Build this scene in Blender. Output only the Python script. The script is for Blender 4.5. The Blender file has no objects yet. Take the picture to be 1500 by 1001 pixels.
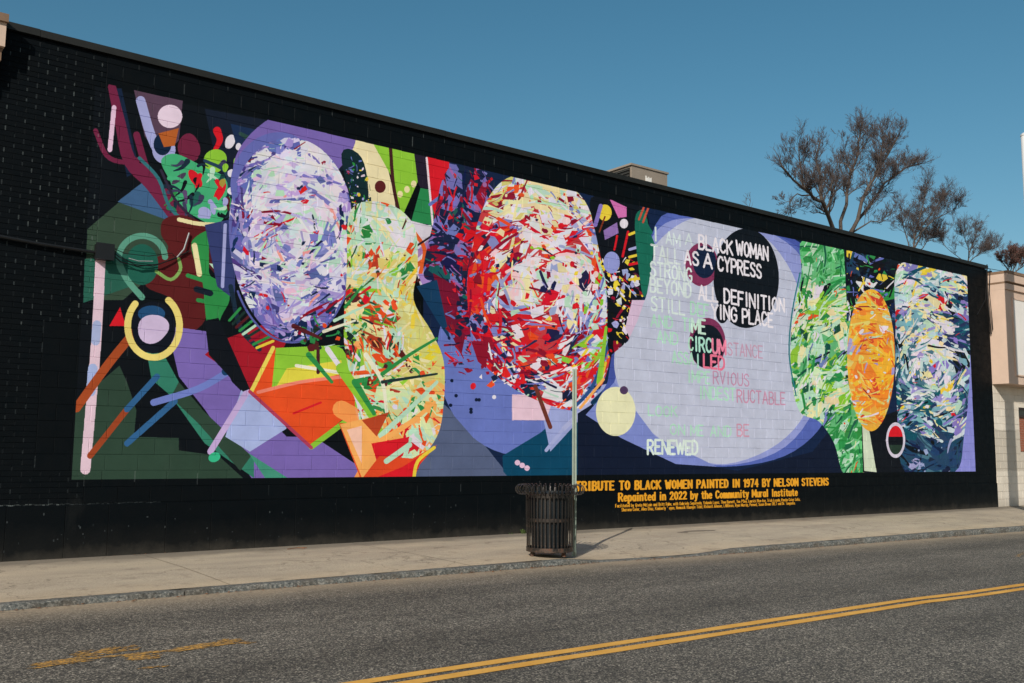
import bpy, bmesh, math, random
import numpy as np
from mathutils import Vector, Matrix
R_ = random.Random(7)
C = bpy.context.scene.collection
sc = bpy.context.scene

# ------------------------------------------------------------------ camera
CAM_H = 1.337                       # eye height above the pavement at the wall foot
D = 12.915                          # distance camera -> painted wall, wall runs along +x
F = 1422.6                          # focal length in photo pixels (1500 wide)
ROT = [[0.79198, -0.07643, -0.60574], [-0.61048, -0.08436, -0.78753], [0.00909, 0.99350, -0.11347]]
cam_d = bpy.data.cameras.new('camera'); cam = bpy.data.objects.new('camera', cam_d); C.objects.link(cam)
cam_d.sensor_width = 36.0; cam_d.lens = 36.0 * F / 1500.0; cam_d.clip_end = 3000; cam_d.clip_start = 0.1
cam.matrix_world = Matrix([ROT[0] + [0], ROT[1] + [0], ROT[2] + [CAM_H], [0, 0, 0, 1]])
sc.camera = cam

# ------------------------------------------------------------------ light
SUN_AZ, SUN_EL = math.radians(35.5), math.radians(29.5)     # travel direction of light over the ground, height
world = bpy.data.worlds.new('World'); sc.world = world; world.use_nodes = True
wn = world.node_tree.nodes; wl = world.node_tree.links; wn.clear()
sky = wn.new('ShaderNodeTexSky'); sky.sky_type = 'NISHITA'; sky.sun_disc = False
sky.sun_elevation = SUN_EL
to_sun = Vector((-math.cos(SUN_AZ), -math.sin(SUN_AZ), 0))
sky.sun_rotation = math.atan2(to_sun.x, to_sun.y)
sky.altitude = 50; sky.air_density = 1.0; sky.dust_density = 1.2; sky.ozone_density = 1.2
hsv = wn.new('ShaderNodeHueSaturation'); hsv.inputs['Hue'].default_value = 0.478; hsv.inputs['Saturation'].default_value = 1.30
bg = wn.new('ShaderNodeBackground'); bg.inputs['Strength'].default_value = 0.088
wo = wn.new('ShaderNodeOutputWorld')
wl.new(sky.outputs[0], hsv.inputs['Color']); wl.new(hsv.outputs[0], bg.inputs[0]); wl.new(bg.outputs[0], wo.inputs[0])
sun_d = bpy.data.lights.new('sun', 'SUN'); sun = bpy.data.objects.new('sun', sun_d); C.objects.link(sun)
sun_d.energy = 4.45; sun_d.angle = math.radians(0.5); sun_d.color = (1.0, 0.93, 0.83)
ldir = Vector((math.cos(SUN_AZ) * math.cos(SUN_EL), math.sin(SUN_AZ) * math.cos(SUN_EL), -math.sin(SUN_EL)))
sun.rotation_euler = ldir.to_track_quat('-Z', 'Y').to_euler(); sun.location = (0, -10, 30)
sc.view_settings.view_transform = 'Standard'; sc.view_settings.look = 'None'
sc.view_settings.exposure = 0.0; sc.view_settings.gamma = 1.0; sc.view_settings.use_curve_mapping = False

# ------------------------------------------------------------------ helpers
def s2l(c): return c / 12.92 if c <= 0.04045 else ((c + 0.055) / 1.055) ** 2.4
def rgb(r, g, b): return (s2l(r / 255), s2l(g / 255), s2l(b / 255), 1)
def tag(o, label=None, cat=None, group=None, kind=None):
    if label: o['label'] = label
    if cat: o['category'] = cat
    if group: o['group'] = group
    if kind: o['kind'] = kind
    return o
def empty(name, loc=(0, 0, 0), rz=0):
    o = bpy.data.objects.new(name, None); C.objects.link(o); o.location = loc; o.rotation_euler = (0, 0, rz); o.empty_display_size = .2
    return o
def link(name, me, parent=None, loc=(0, 0, 0), rot=(0, 0, 0)):
    o = bpy.data.objects.new(name, me); C.objects.link(o); o.location = loc; o.rotation_euler = rot
    if parent: o.parent = parent
    return o
class MB:
    def __init__(s): s.v = []; s.f = []; s.smooth = []
    def quad(s, a, b, c, d):
        i = len(s.v); s.v += [tuple(a), tuple(b), tuple(c), tuple(d)]; s.f.append((i, i + 1, i + 2, i + 3))
    def poly(s, pts):
        i = len(s.v); s.v += [tuple(p) for p in pts]; s.f.append(tuple(range(i, i + len(pts))))
    def box(s, x0, x1, y0, y1, z0, z1):
        i = len(s.v)
        s.v += [(x0, y0, z0), (x1, y0, z0), (x1, y1, z0), (x0, y1, z0), (x0, y0, z1), (x1, y0, z1), (x1, y1, z1), (x0, y1, z1)]
        for f in ((0, 3, 2, 1), (4, 5, 6, 7), (0, 1, 5, 4), (1, 2, 6, 5), (2, 3, 7, 6), (3, 0, 4, 7)): s.f.append(tuple(i + k for k in f))
    def tube(s, pts, rad, n=6, cap=True):
        pts = [Vector(p) for p in pts]
        if not hasattr(rad, '__len__'): rad = [rad] * len(pts)
        up = None; base = len(s.v)
        for k, p in enumerate(pts):
            t = (pts[min(k + 1, len(pts) - 1)] - pts[max(k - 1, 0)])
            t = t.normalized() if t.length > 1e-9 else Vector((0, 0, 1))
            if up is None: up = t.orthogonal().normalized()
            up = (up - t * up.dot(t)); up = up.normalized() if up.length > 1e-6 else t.orthogonal().normalized()
            w = t.cross(up)
            for j in range(n):
                a = 2 * math.pi * j / n; s.v.append(tuple(p + (up * math.cos(a) + w * math.sin(a)) * rad[k]))
        for k in range(len(pts) - 1):
            for j in range(n):
                a = base + k * n + j; b = base + k * n + (j + 1) % n; s.f.append((a, b, b + n, a + n)); 
        if cap:
            s.f.append(tuple(base + j for j in range(n))[::-1]); s.f.append(tuple(base + (len(pts) - 1) * n + j for j in range(n)))
    def mesh(s, name, mat=None, smooth=False):
        me = bpy.data.meshes.new(name); me.from_pydata(s.v, [], s.f); me.update()
        if mat: me.materials.append(mat)
        if smooth: me.polygons.foreach_set('use_smooth', [True] * len(me.polygons))
        return me
    def build(s, name, mat=None, parent=None, loc=(0, 0, 0), smooth=False):
        return link(name, s.mesh(name, mat, smooth), parent, loc)
def chamfer_block(w, d, h, c, name, mat):
    """block standing at its lower left front edge, front towards -y, front edges chamfered by c"""
    x0, x1, z0, z1 = 0, w, 0, h
    v = [(x0, c, z0), (x1, c, z0), (x1, c, z1), (x0, c, z1), (x0 + c, 0, z0 + c), (x1 - c, 0, z0 + c), (x1 - c, 0, z1 - c), (x0 + c, 0, z1 - c),
         (x0, d, z0), (x1, d, z0), (x1, d, z1), (x0, d, z1)]
    f = [(4, 5, 6, 7), (0, 1, 5, 4), (1, 2, 6, 5), (2, 3, 7, 6), (3, 0, 4, 7), (8, 9, 1, 0), (9, 10, 2, 1), (10, 11, 3, 2), (11, 8, 0, 3)]
    me = bpy.data.meshes.new(name); me.from_pydata(v, [], f); me.update(); me.materials.append(mat)
    return me, v, f

class NT:
    def __init__(s, name, rough=0.6, metallic=0.0, spec=0.4):
        s.m = bpy.data.materials.new(name); s.m.use_nodes = True; s.t = s.m.node_tree; s.t.nodes.clear()
        s.o = s.n('ShaderNodeOutputMaterial'); s.b = s.n('ShaderNodeBsdfPrincipled'); s.l(s.b.outputs[0], s.o.inputs[0])
        s.b.inputs['Roughness'].default_value = rough; s.b.inputs['Metallic'].default_value = metallic
        s.b.inputs['Specular IOR Level'].default_value = spec
        s.tc = s.n('ShaderNodeTexCoord')
    def n(s, t, **k):
        o = s.t.nodes.new(t)
        for a, b in k.items(): setattr(o, a, b)
        return o
    def l(s, a, b): s.t.links.new(a, b)
    def noise(s, scale, detail=4, rough=.6, vec=None, stretch=None, dist=0):
        nz = s.n('ShaderNodeTexNoise'); nz.inputs['Scale'].default_value = scale; nz.inputs['Detail'].default_value = detail
        nz.inputs['Roughness'].default_value = rough; nz.inputs['Distortion'].default_value = dist
        src = vec or s.tc.outputs['Object']
        if stretch:
            mp = s.n('ShaderNodeMapping'); mp.inputs['Scale'].default_value = stretch; s.l(src, mp.inputs[0]); src = mp.outputs[0]
        s.l(src, nz.inputs['Vector']); return nz.outputs['Fac']
    def ramp(s, fac, stops, interp='LINEAR'):
        r = s.n('ShaderNodeValToRGB'); r.color_ramp.interpolation = interp
        e = r.color_ramp.elements
        while len(e) < len(stops): e.new(0.5)
        for i, (p, c) in enumerate(stops):
            e[i].position = p; e[i].color = c if hasattr(c, '__len__') else (c, c, c, 1)
        s.l(fac, r.inputs[0]); return r.outputs[0]
    def mix(s, fac, a, b, mode='MIX'):
        m = s.n('ShaderNodeMix', data_type='RGBA', blend_type=mode)
        if hasattr(fac, 'is_output'): s.l(fac, m.inputs[0])
        else: m.inputs[0].default_value = fac
        for i, x in ((6, a), (7, b)):
            if hasattr(x, 'is_output'): s.l(x, m.inputs[i])
            else: m.inputs[i].default_value = x
        return m.outputs[2]
    def math(s, op, a, b=None, c=None):
        m = s.n('ShaderNodeMath', operation=op)
        for i, x in enumerate((a, b, c)):
            if x is None: continue
            if hasattr(x, 'is_output'): s.l(x, m.inputs[i])
            else: m.inputs[i].default_value = x
        return m.outputs[0]
    def bump(s, h, strength=.3, dist=.01):
        b = s.n('ShaderNodeBump'); b.inputs['Strength'].default_value = strength; b.inputs['Distance'].default_value = dist
        s.l(h, b.inputs['Height']); s.l(b.outputs[0], s.b.inputs['Normal'])
    def col(s, c):
        if hasattr(c, 'is_output'): s.l(c, s.b.inputs['Base Color'])
        else: s.b.inputs['Base Color'].default_value = c
def simple(name, c, rough=.6, metallic=0, var=.25, scale=6, bump=.15, bscale=60, spec=.4):
    t = NT(name, rough, metallic, spec)
    dark = tuple(x * (1 - var) for x in c[:3]) + (1,); lite = tuple(min(1, x * (1 + var)) for x in c[:3]) + (1,)
    t.col(t.ramp(t.noise(scale, 6, .65), [(.3, dark), (.7, lite)]))
    if bump: t.bump(t.noise(bscale, 4), bump, .004)
    return t.m

# photo pixel -> place on a plane y = Y (x, z) : used for tracing the flat paint and for limb positions
def ray(u, v):
    a, b, c = u - 750.0, -(v - 500.5), -F
    return (ROT[0][0] * a + ROT[0][1] * b + ROT[0][2] * c, ROT[1][0] * a + ROT[1][1] * b + ROT[1][2] * c, ROT[2][0] * a + ROT[2][1] * b + ROT[2][2] * c)
def W(u, v, Y=D):
    r = ray(u, v); k = Y / r[1]; return r[0] * k, r[2] * k + CAM_H

# ------------------------------------------------------------------ profiles of the street
WX0, WX1, WZ = 1.98, 26.42, 6.56            # painted wall extent
KY = 9.61                                   # kerb line
def interp(x, pts):
    if x <= pts[0][0]: return pts[0][1]
    for (a, b), (c, d) in zip(pts, pts[1:]):
        if x <= c: return b + (d - b) * (x - a) / (c - a)
    return pts[-1][1]
ROADP = [(-60, -.075), (4.3, -.081), (9.2, -.094), (10.2, -.115), (12.3, -.131), (15, -.145), (17, -.153), (20.7, -.175), (60, -.3), (200, -.8)]
EDGEP = [(-60, -.02), (4.3, -.028), (8.3, -.022), (9.0, -.078), (9.4, -.09), (10.9, -.105), (11.7, -.062), (17.9, -.062), (20.7, -.080), (60, -.19), (200, -.7)]
road_z = lambda x: interp(x, ROADP)
edge_z = lambda x: interp(x, EDGEP)

# ------------------------------------------------------------------ materials: ground
def road_mat():
    t = NT('asphalt', .85, 0, .25)
    v = t.n('ShaderNodeTexVoronoi'); v.inputs['Scale'].default_value = 100; t.l(t.tc.outputs['Object'], v.inputs['Vector'])
    sp = t.n('ShaderNodeSeparateColor'); t.l(v.outputs['Color'], sp.inputs[0])
    base = t.ramp(sp.outputs[0], [(0, rgb(46, 45, 43)), (.45, rgb(80, 77, 71)), (.72, rgb(116, 110, 99)), (.9, rgb(160, 152, 138)), (1, rgb(196, 186, 168))])
    n2 = t.noise(28, 3, .7)
    base = t.mix(t.ramp(n2, [(.35, 0.0), (.7, .55)]), base, rgb(58, 57, 56))
    big = t.ramp(t.noise(.9, 6, .68, stretch=(.4, 1.4, 1)), [(.3, .74), (.7, 1.30)])
    base = t.mix(1.0, base, big, 'MULTIPLY')
    sy = t.n('ShaderNodeSeparateXYZ'); t.l(t.tc.outputs['Object'], sy.inputs[0])
    tr = t.math('ADD', t.math('MULTIPLY', sy.outputs['Y'], .1), t.math('MULTIPLY', t.noise(.7, 4, .6, stretch=(.3, 1, 1)), .05))
    base = t.mix(1.0, base, t.ramp(tr, [(.60, 1.0), (.655, .84), (.71, 1.02), (.80, 1.06), (.855, .86), (.91, 1.0)]), 'MULTIPLY')   # tyre tracks
    # dark oily streaks along the lane
    st = t.ramp(t.noise(1.6, 7, .78, stretch=(.5, 4, 1)), [(.57, 0.0), (.68, .8)])
    base = t.mix(st, base, rgb(44, 46, 48))
    # dust in the gutter
    sx = t.n('ShaderNodeSeparateXYZ'); t.l(t.tc.outputs['Object'], sx.inputs[0])
    g = t.math('ADD', sx.outputs['Y'], t.math('MULTIPLY', t.noise(2.2, 5, .6), .5))
    dust = t.ramp(t.math('MULTIPLY', t.math('SUBTRACT', g, 8.85), 1.0), [(0.0, 0.0), (.55, .30), (.93, .92)])
    base = t.mix(dust, base, t.ramp(t.noise(40, 4), [(.3, rgb(126, 112, 94)), (.7, rgb(178, 162, 138))]))
    # thin cracks
    cv = t.n('ShaderNodeTexVoronoi', feature='DISTANCE_TO_EDGE'); cv.inputs['Scale'].default_value = .42
    wob = t.n('ShaderNodeVectorMath', operation='ADD'); nz = t.n('ShaderNodeTexNoise'); nz.inputs['Scale'].default_value = 2.4; nz.inputs['Detail'].default_value = 5
    t.l(t.tc.outputs['Object'], nz.inputs['Vector']); t.l(t.tc.outputs['Object'], wob.inputs[0]); t.l(nz.outputs['Color'], wob.inputs[1]); t.l(wob.outputs[0], cv.inputs['Vector'])
    cr = t.ramp(cv.outputs['Distance'], [(0, .55), (.006, 0.0)])
    base = t.mix(cr, base, rgb(36, 36, 36))
    t.col(base); t.bump(sp.outputs[1], .55, .006)
    return t.m
def walk_mat():
    t = NT('pavement_concrete', .9, 0, .2)
    base = t.ramp(t.noise(1.1, 6, .62, stretch=(.55, 1.5, 1)), [(.25, rgb(150, 139, 123)), (.5, rgb(170, 158, 139)), (.78, rgb(188, 174, 150))])
    fine = t.ramp(t.noise(62, 4, .8), [(.30, .58), (.5, 1.0), (.70, 1.30)])
    base = t.mix(1.0, base, fine, 'MULTIPLY')
    sx = t.n('ShaderNodeSeparateXYZ'); t.l(t.tc.outputs['Object'], sx.inputs[0])
    # paler worn strip behind the kerb, greyer dirt at the wall foot
    g = t.math('ADD', t.math('MULTIPLY', t.math('SUBTRACT', sx.outputs['Y'], 9.6), .3), t.math('MULTIPLY', t.noise(1.7, 4), .22))
    base = t.mix(t.ramp(g, [(.1, .5), (.34, 0.0)]), base, rgb(190, 168, 136))
    base = t.mix(t.ramp(g, [(.9, 0.0), (1.07, .62)]), base, rgb(96, 90, 82))
    spots = t.ramp(t.noise(3.3, 6, .7), [(.56, 0.0), (.72, .62)])
    base = t.mix(spots, base, rgb(112, 102, 90))
    cv = t.n('ShaderNodeTexVoronoi', feature='DISTANCE_TO_EDGE'); cv.inputs['Scale'].default_value = .33
    wob = t.n('ShaderNodeVectorMath', operation='ADD'); nz = t.n('ShaderNodeTexNoise'); nz.inputs['Scale'].default_value = 2.0; nz.inputs['Detail'].default_value = 6
    t.l(t.tc.outputs['Object'], nz.inputs['Vector']); t.l(t.tc.outputs['Object'], wob.inputs[0]); t.l(nz.outputs['Color'], wob.inputs[1]); t.l(wob.outputs[0], cv.inputs['Vector'])
    base = t.mix(t.ramp(cv.outputs['Distance'], [(0, .6), (.005, 0.0)]), base, rgb(84, 76, 66))
    t.col(base); t.bump(t.noise(70, 5, .7), .35, .006)
    return t.m
def kerb_mat():
    t = NT('granite', .8, 0, .3)
    base = t.ramp(t.noise(34, 5, .75), [(.3, rgb(44, 48, 48)), (.5, rgb(98, 101, 98)), (.7, rgb(170, 166, 156))])
    base = t.mix(t.ramp(t.noise(2.4, 5), [(.45, 0.0), (.7, .7)]), base, rgb(84, 72, 58))
    t.col(base); t.bump(t.noise(16, 6, .75), .9, .03)
    return t.m
ROAD, WALK, KERB = road_mat(), walk_mat(), kerb_mat()
def yellow_mat(name, thr):
    t = NT(name, .75, 0, .3)
    base = t.ramp(t.noise(3, 5), [(.3, rgb(204, 148, 60)), (.7, rgb(226, 172, 84))])
    w = t.ramp(t.noise(42, 5, .75), [(thr, 0.0), (thr + .10, .8)])
    base = t.mix(w, base, rgb(92, 84, 70)); t.col(base); t.bump(t.noise(80, 3), .4, .005); return t.m
YEL, YELW = yellow_mat('road_paint', .60), yellow_mat('worn_road_paint', .42)

# ------------------------------------------------------------------ ground, road, pavement
gm = MB(); gm.quad((-900, -900, -.95), (900, -900, -.95), (900, 1500, -.95), (-900, 1500, -.95))
tag(gm.build('ground', simple('earth', rgb(96, 88, 74), .95, 0, .2, .6)), kind='structure')
xs = [-60, -40, -25, -14, -8] + [x * .5 for x in range(-12, 70)] + [36, 40, 46, 54, 64, 80, 110, 150]
rm = MB()
for a, b in zip(xs, xs[1:]):
    rm.quad((a, -7.0, road_z(a)), (b, -7.0, road_z(b)), (b, KY + .05, road_z(b)), (a, KY + .05, road_z(a)))
tag(rm.build('road', ROAD), kind='structure')
fm = MB(); fm.box(-60, 150, -12, -7.001, -.9, .02); tag(fm.build('far_pavement', WALK), kind='structure')
# pavement: slopes gently to the kerb, dips at the old driveway
KW = .15
wm = MB(); ys = [0, .12, .3, .6, 1.0, 1.5, 2.2, D + .3 - KY - KW]
def walk_z(x, s):
    k = min(1, s / 1.5); return edge_z(x) * (1 - k) ** 1.3 + 0.0 * k
for a, b in zip(xs, xs[1:]):
    for s0, s1 in zip(ys, ys[1:]):
        wm.quad((a, KY + KW + s0, walk_z(a, s0)), (b, KY + KW + s0, walk_z(b, s0)), (b, KY + KW + s1, walk_z(b, s1)), (a, KY + KW + s1, walk_z(a, s1)))
pavement = tag(wm.build('pavement', WALK), kind='structure')
bm_ = MB(); bm_.box(-60, 150, KY + .2, D + 4, -.9, -.36); tag(bm_.build('pavement_bed', WALK), kind='structure')
# scored joints in the pavement
jm = MB()
for jx in (1.2, 3.9, 6.9, 13.1, 16.2, 19.3, 22.4):
    for s0, s1 in zip(ys, ys[1:]):
        y0, y1 = KY + KW + s0, min(KY + KW + s1, D)
        jm.quad((jx + .02 * s0, y0, walk_z(jx, s0) + .004), (jx + .008 + .02 * s0, y0, walk_z(jx, s0) + .004), (jx + .008 + .02 * s1, y1, walk_z(jx, s1) + .004), (jx + .02 * s1, y1, walk_z(jx, s1) + .004))
o = jm.build('expansion_joint', simple('joint_dirt', rgb(112, 102, 88), .9), pavement); o['kind'] = 'stuff'
# kerb stones
kerb = empty('kerb', (0, KY, 0)); kerb['kind'] = 'structure'
kx = -9.0; rk = random.Random(3)
while kx < 60:
    L = rk.uniform(1.7, 2.6); n = 14; m = MB(); rows = []
    for i in range(n + 1):
        x = kx + .006 + (L - .012) * i / n; zt = edge_z(x) + rk.uniform(-.004, .004); zb = road_z(x) - .12
        ch = .020 + rk.uniform(-.008, .008); yf = rk.uniform(-.008, .008); e = .006 if i in (0, n) else 0
        rows.append([(x, yf + e, zb), (x, yf + rk.uniform(-.006, .006) + e, max(zt - ch - .03, zb + .02)), (x, ch * .3 + rk.uniform(0, .008) + e, zt - ch * .6), (x, ch + .008, zt - e), (x, KW - .003, zt - e), (x, KW - .003, zb)])
    for r in rows: m.v += r
    for i in range(n):
        for j in range(5):
            a = i * 6 + j; m.f.append((a, a + 6, a + 7, a + 1))
    m.f.append((0, 1, 2, 3, 4, 5)); q = n * 6; m.f.append((q + 5, q + 4, q + 3, q + 2, q + 1, q))
    o = m.build('kerb_stone', KERB, kerb)
    kx += L
# centre line: two stripes
def stripe(y0, y1, name):
    m = MB(); rr = random.Random(int(y0 * 100)); pts = []
    x = -40.0
    while x < 150:
        pts.append((x, y0 + rr.uniform(-.006, .006), y1 + rr.uniform(-.006, .006))); x += .25 if -2 < x < 40 else 4
    for (a, p, q), (b, r, s) in zip(pts, pts[1:]):
        m.quad((a, p, road_z(a) + .004), (b, r, road_z(b) + .004), (b, s, road_z(b) + .004), (a, q, road_z(a) + .004))
    return m.build(name, YEL)
for y0, y1 in ((5.40, 5.51), (5.22, 5.33)):
    tag(stripe(y0, y1, 'centre_line'), kind='structure')
# worn utility paint on the near lane
def Gd(u, v, z=-.083):
    r = ray(u, v); k = (z - CAM_H) / r[2]; return r[0] * k, r[1] * k
wp = MB(); rw = random.Random(11)
segs = [((52, 977), (128, 966), 7, 110), ((128, 966), (262, 953), 2.0, 70), ((262, 953), (345, 940), 6, 130), ((325, 938), (368, 943), 3.5, 22), ((110, 961), (134, 957), 8, 26),
        ((143, 957), (196, 950), 8, 60), ((186, 965), (234, 963), 6, 42), ((205, 980), (246, 977), 2, 10), ((196, 962), (215, 960), 3, 10), ((1488, 818), (1502, 812), 4, 20)]
for (a, b, w, n) in segs:
    for k in range(n):
        t = rw.random(); u = a[0] + (b[0] - a[0]) * t; v = a[1] + (b[1] - a[1]) * t + rw.uniform(-w, w) * .55
        zr = -.083 if u < 1000 else -.17
        x, y = Gd(u, v, zr); lx, ly = rw.uniform(.015, .08), rw.uniform(.004, .014); an = rw.uniform(-.25, .25) + .08
        P = []
        for j in range(7):
            th = 2 * math.pi * j / 7; rr = rw.uniform(.6, 1.1); px, py = lx * math.cos(th) * rr, ly * math.sin(th) * rr
            P.append((x + px * math.cos(an) - py * math.sin(an), y + px * math.sin(an) + py * math.cos(an), 0))
        h = .0035 + k * 1e-5
        wp.poly([(p[0], p[1], road_z(p[0]) + h) for p in P])
tag(wp.build('utility_mark', YELW), kind='structure')

# ------------------------------------------------------------------ THE PAINT (flat print, in metres on the wall)
RES = 230; PW, PH = int((WX1 - WX0) * RES), int(WZ * RES)
CAN = np.zeros((PH, PW, 3), np.float32); CAN[:] = (3, 8, 12)
def c2(p): x, z = W(*p); return (x - WX0) * RES, z * RES
def pmask(P):
    P = np.asarray(P, float); x0, y0 = np.floor(P.min(0)).astype(int); x1, y1 = np.ceil(P.max(0)).astype(int) + 1
    x0, y0 = max(x0, 0), max(y0, 0); x1, y1 = min(x1, PW), min(y1, PH)
    if x1 <= x0 or y1 <= y0: return None
    gx = np.arange(x0, x1) + .5; gy = (np.arange(y0, y1) + .5)[:, None]
    m = np.zeros((y1 - y0, x1 - x0), bool)
    n = len(P)
    for i in range(n):
        ax, ay = P[i]; bx, by = P[(i + 1) % n]
        if ay == by: continue
        rows = ((ay <= gy) & (gy < by)) | ((by <= gy) & (gy < ay))
        xi = ax + (gy - ay) * (bx - ax) / (by - ay)
        m ^= rows & (gx[None, :] > xi)
    return m, (slice(y0, y1), slice(x0, x1))
CLIP = None
def fillc(P, col, a=1.0):
    r = pmask(P)
    if r is None: return
    m, s = r
    if CLIP is not None: m = m & CLIP[s]
    if a >= 1: CAN[s][m] = col
    else: CAN[s][m] = CAN[s][m] * (1 - a) + np.array(col) * a
def smoothpts(P, n=5):
    out = []; N = len(P)
    for i in range(N):
        p0, p1, p2, p3 = (np.array(P[(i + k) % N], float) for k in (-1, 0, 1, 2))
        for j in range(n):
            t = j / n; out.append(.5 * ((2 * p1) + (-p0 + p2) * t + (2 * p0 - 5 * p1 + 4 * p2 - p3) * t * t + (-p0 + 3 * p1 - 3 * p2 + p3) * t ** 3))
    return out
def poly(pts, col, a=1.0, sm=False):
    if sm: pts = smoothpts(pts)
    fillc([c2(p) for p in pts], col, a)
def ell(cx, cy, rx, ry, col, a=1.0, rot=0.0, wob=0.0, rr=R_):
    ph = rr.uniform(0, 6.3); cr, sr = math.cos(rot), math.sin(rot); P = []
    for k in range(56):
        th = 2 * math.pi * k / 56; q = 1 + wob * math.sin(2 * th + ph) + wob * .6 * math.sin(3 * th - ph)
        x, y = rx * q * math.cos(th), ry * q * math.sin(th); P.append((cx + x * cr - y * sr, cy + x * sr + y * cr))
    poly(P, col, a)
def ring(cx, cy, rx, ry, w, col, t0=0, t1=360):
    P = [(cx + rx * math.cos(math.radians(t)), cy + ry * math.sin(math.radians(t))) for t in np.linspace(t0, t1, 50)]
    line(P, w, col)
def line(pts, w, col, a=1.0, w2=None):
    """brush stroke through photo points; w = width in photo pixels"""
    P = [np.array(p, float) for p in pts]; L = []; Rr = []
    if 2 < len(P) < 12:
        Q = [2 * P[0] - P[1]] + P + [2 * P[-1] - P[-2]]; P = []
        for p0, p1, p2, p3 in zip(Q, Q[1:], Q[2:], Q[3:]):
            for t in (0, .25, .5, .75): P.append(.5 * ((2 * p1) + (-p0 + p2) * t + (2 * p0 - 5 * p1 + 4 * p2 - p3) * t * t + (-p0 + 3 * p1 - 3 * p2 + p3) * t ** 3))
        P.append(Q[-2])
    n = len(P)
    for i, p in enumerate(P):
        t = P[min(i + 1, n - 1)] - P[max(i - 1, 0)]; t = t / (np.linalg.norm(t) + 1e-9); q = np.array([-t[1], t[0]])
        ww = (w if w2 is None else w + (w2 - w) * i / max(1, n - 1)) / 2
        L.append(p + q * ww); Rr.append(p - q * ww)
    def capd(p, t, ww): return [p + ww * (t * math.sin(x) + np.array([-t[1], t[0]]) * math.cos(x)) for x in (.5, 1.05, 1.57, 2.1, 2.64)]
    t1 = P[-1] - P[-2]; t1 = t1 / (np.linalg.norm(t1) + 1e-9); t0 = P[0] - P[1]; t0 = t0 / (np.linalg.norm(t0) + 1e-9)
    w1 = (w if w2 is None else w2) / 2
    poly(L + capd(P[-1], t1, w1) + Rr[::-1] + capd(P[0], t0, w / 2), col, a)
# the painted field is clipped to the rectangle of the mural
MX0, MX1, MZ0 = 3.09, 25.30, .952
gx = WX0 + (np.arange(PW) + .5) / RES; gz = (np.arange(PH) + .5) / RES
top = np.interp(gx, [3.1, 6, 9, 12, 16, 20, 25.3], [6.06, 6.07, 6.05, 6.03, 6.05, 6.10, 6.15])
FIELD = (gx[None, :] > MX0) & (gx[None, :] < MX1) & (gz[:, None] > MZ0) & (gz[:, None] < top[None, :])
CLIP = FIELD
Z0 = 60
def P(*a): return [(a[i], a[i + 1]) for i in range(0, len(a), 2)]
navy = (18, 34, 60); dgreen = (44, 66, 54); teal = (28, 84, 84); purple = (116, 98, 172); lav = (160, 164, 214); black = (13, 18, 26)
white = (218, 214, 226); cream = (224, 214, 164); red = (206, 26, 40); crim = (136, 18, 44); lime = (136, 192, 56); orange = (222, 78, 34); mint = (176, 214, 190)
peri = (98, 112, 184); plum = (90, 34, 60); maroon = (82, 28, 34); leaf = (44, 136, 70); yellow = (222, 198, 62); pink = (220, 186, 214); tan = (236, 168, 92)
# backgrounds
poly(P(100, 120, 520, 200, 520, 720, 100, 720), (9, 15, 21))
poly(P(620, 200, 1440, 380, 1440, 720, 620, 720), (17, 34, 66))
poly(P(300, 160, 520, 200, 440, 420, 330, 300), (20, 28, 44))
poly(P(104, 706, 110, 592, 175, 536, 186, 560, 200, 602, 196, 640, 262, 642, 262, 660, 320, 668, 362, 706), dgreen)
poly(P(128, 336, 175, 296, 235, 290, 292, 330, 300, 400, 230, 398, 180, 440, 124, 440), (52, 72, 58))
poly(P(124, 380, 186, 372, 192, 420, 122, 444), (38, 92, 78))
poly(P(172, 296, 216, 262, 262, 300, 270, 332), (62, 96, 136))
poly(P(160, 130, 178, 130, 204, 250, 186, 260), navy)
poly(P(196, 132, 268, 146, 262, 206, 236, 232, 212, 200), (84, 62, 82))
# left antler-like bands
line(P(164, 128, 176, 180, 190, 236, 222, 268, 262, 318), 12, (110, 34, 66), 1, 26)
line(P(140, 192, 156, 228, 180, 238, 204, 234), 7, (110, 34, 66))
line(P(200, 198, 216, 250, 240, 280), 10, (110, 34, 66))
line(P(167, 158, 161, 220), 7, pink)
line(P(206, 148, 220, 196, 236, 232), 14, lav); ell(240, 220, 17, 20, lav); ell(238, 212, 13, 16, (14, 34, 60))
poly(P(232, 196, 262, 188, 256, 214, 240, 216), (172, 90, 40)); ell(249, 171, 18, 17, (222, 202, 222))
ell(277, 217, 16, 21, (108, 34, 62), wob=.06); line(P(318, 192, 322, 206, 314, 222), 12, red, 1, 6); ell(315, 236, 17, 17, lime, wob=.05); ell(337, 208, 7, 11, white, rot=.4)
poly(P(236, 236, 258, 226, 300, 246, 330, 262, 336, 300, 318, 330, 290, 320, 262, 300, 250, 268), (66, 170, 118), sm=True)
for (x, y, a, b, c, r) in ((286, 262, 7, 15, red, -.6), (322, 282, 6, 16, red, .5), (262, 262, 4, 13, (70, 60, 84), .9), (286, 292, 8, 12, (32, 92, 84), .5), (300, 312, 10, 8, lav, .5), (312, 306, 4, 9, lav, -.2)): ell(x, y, a, b, c, 1, r)
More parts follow.
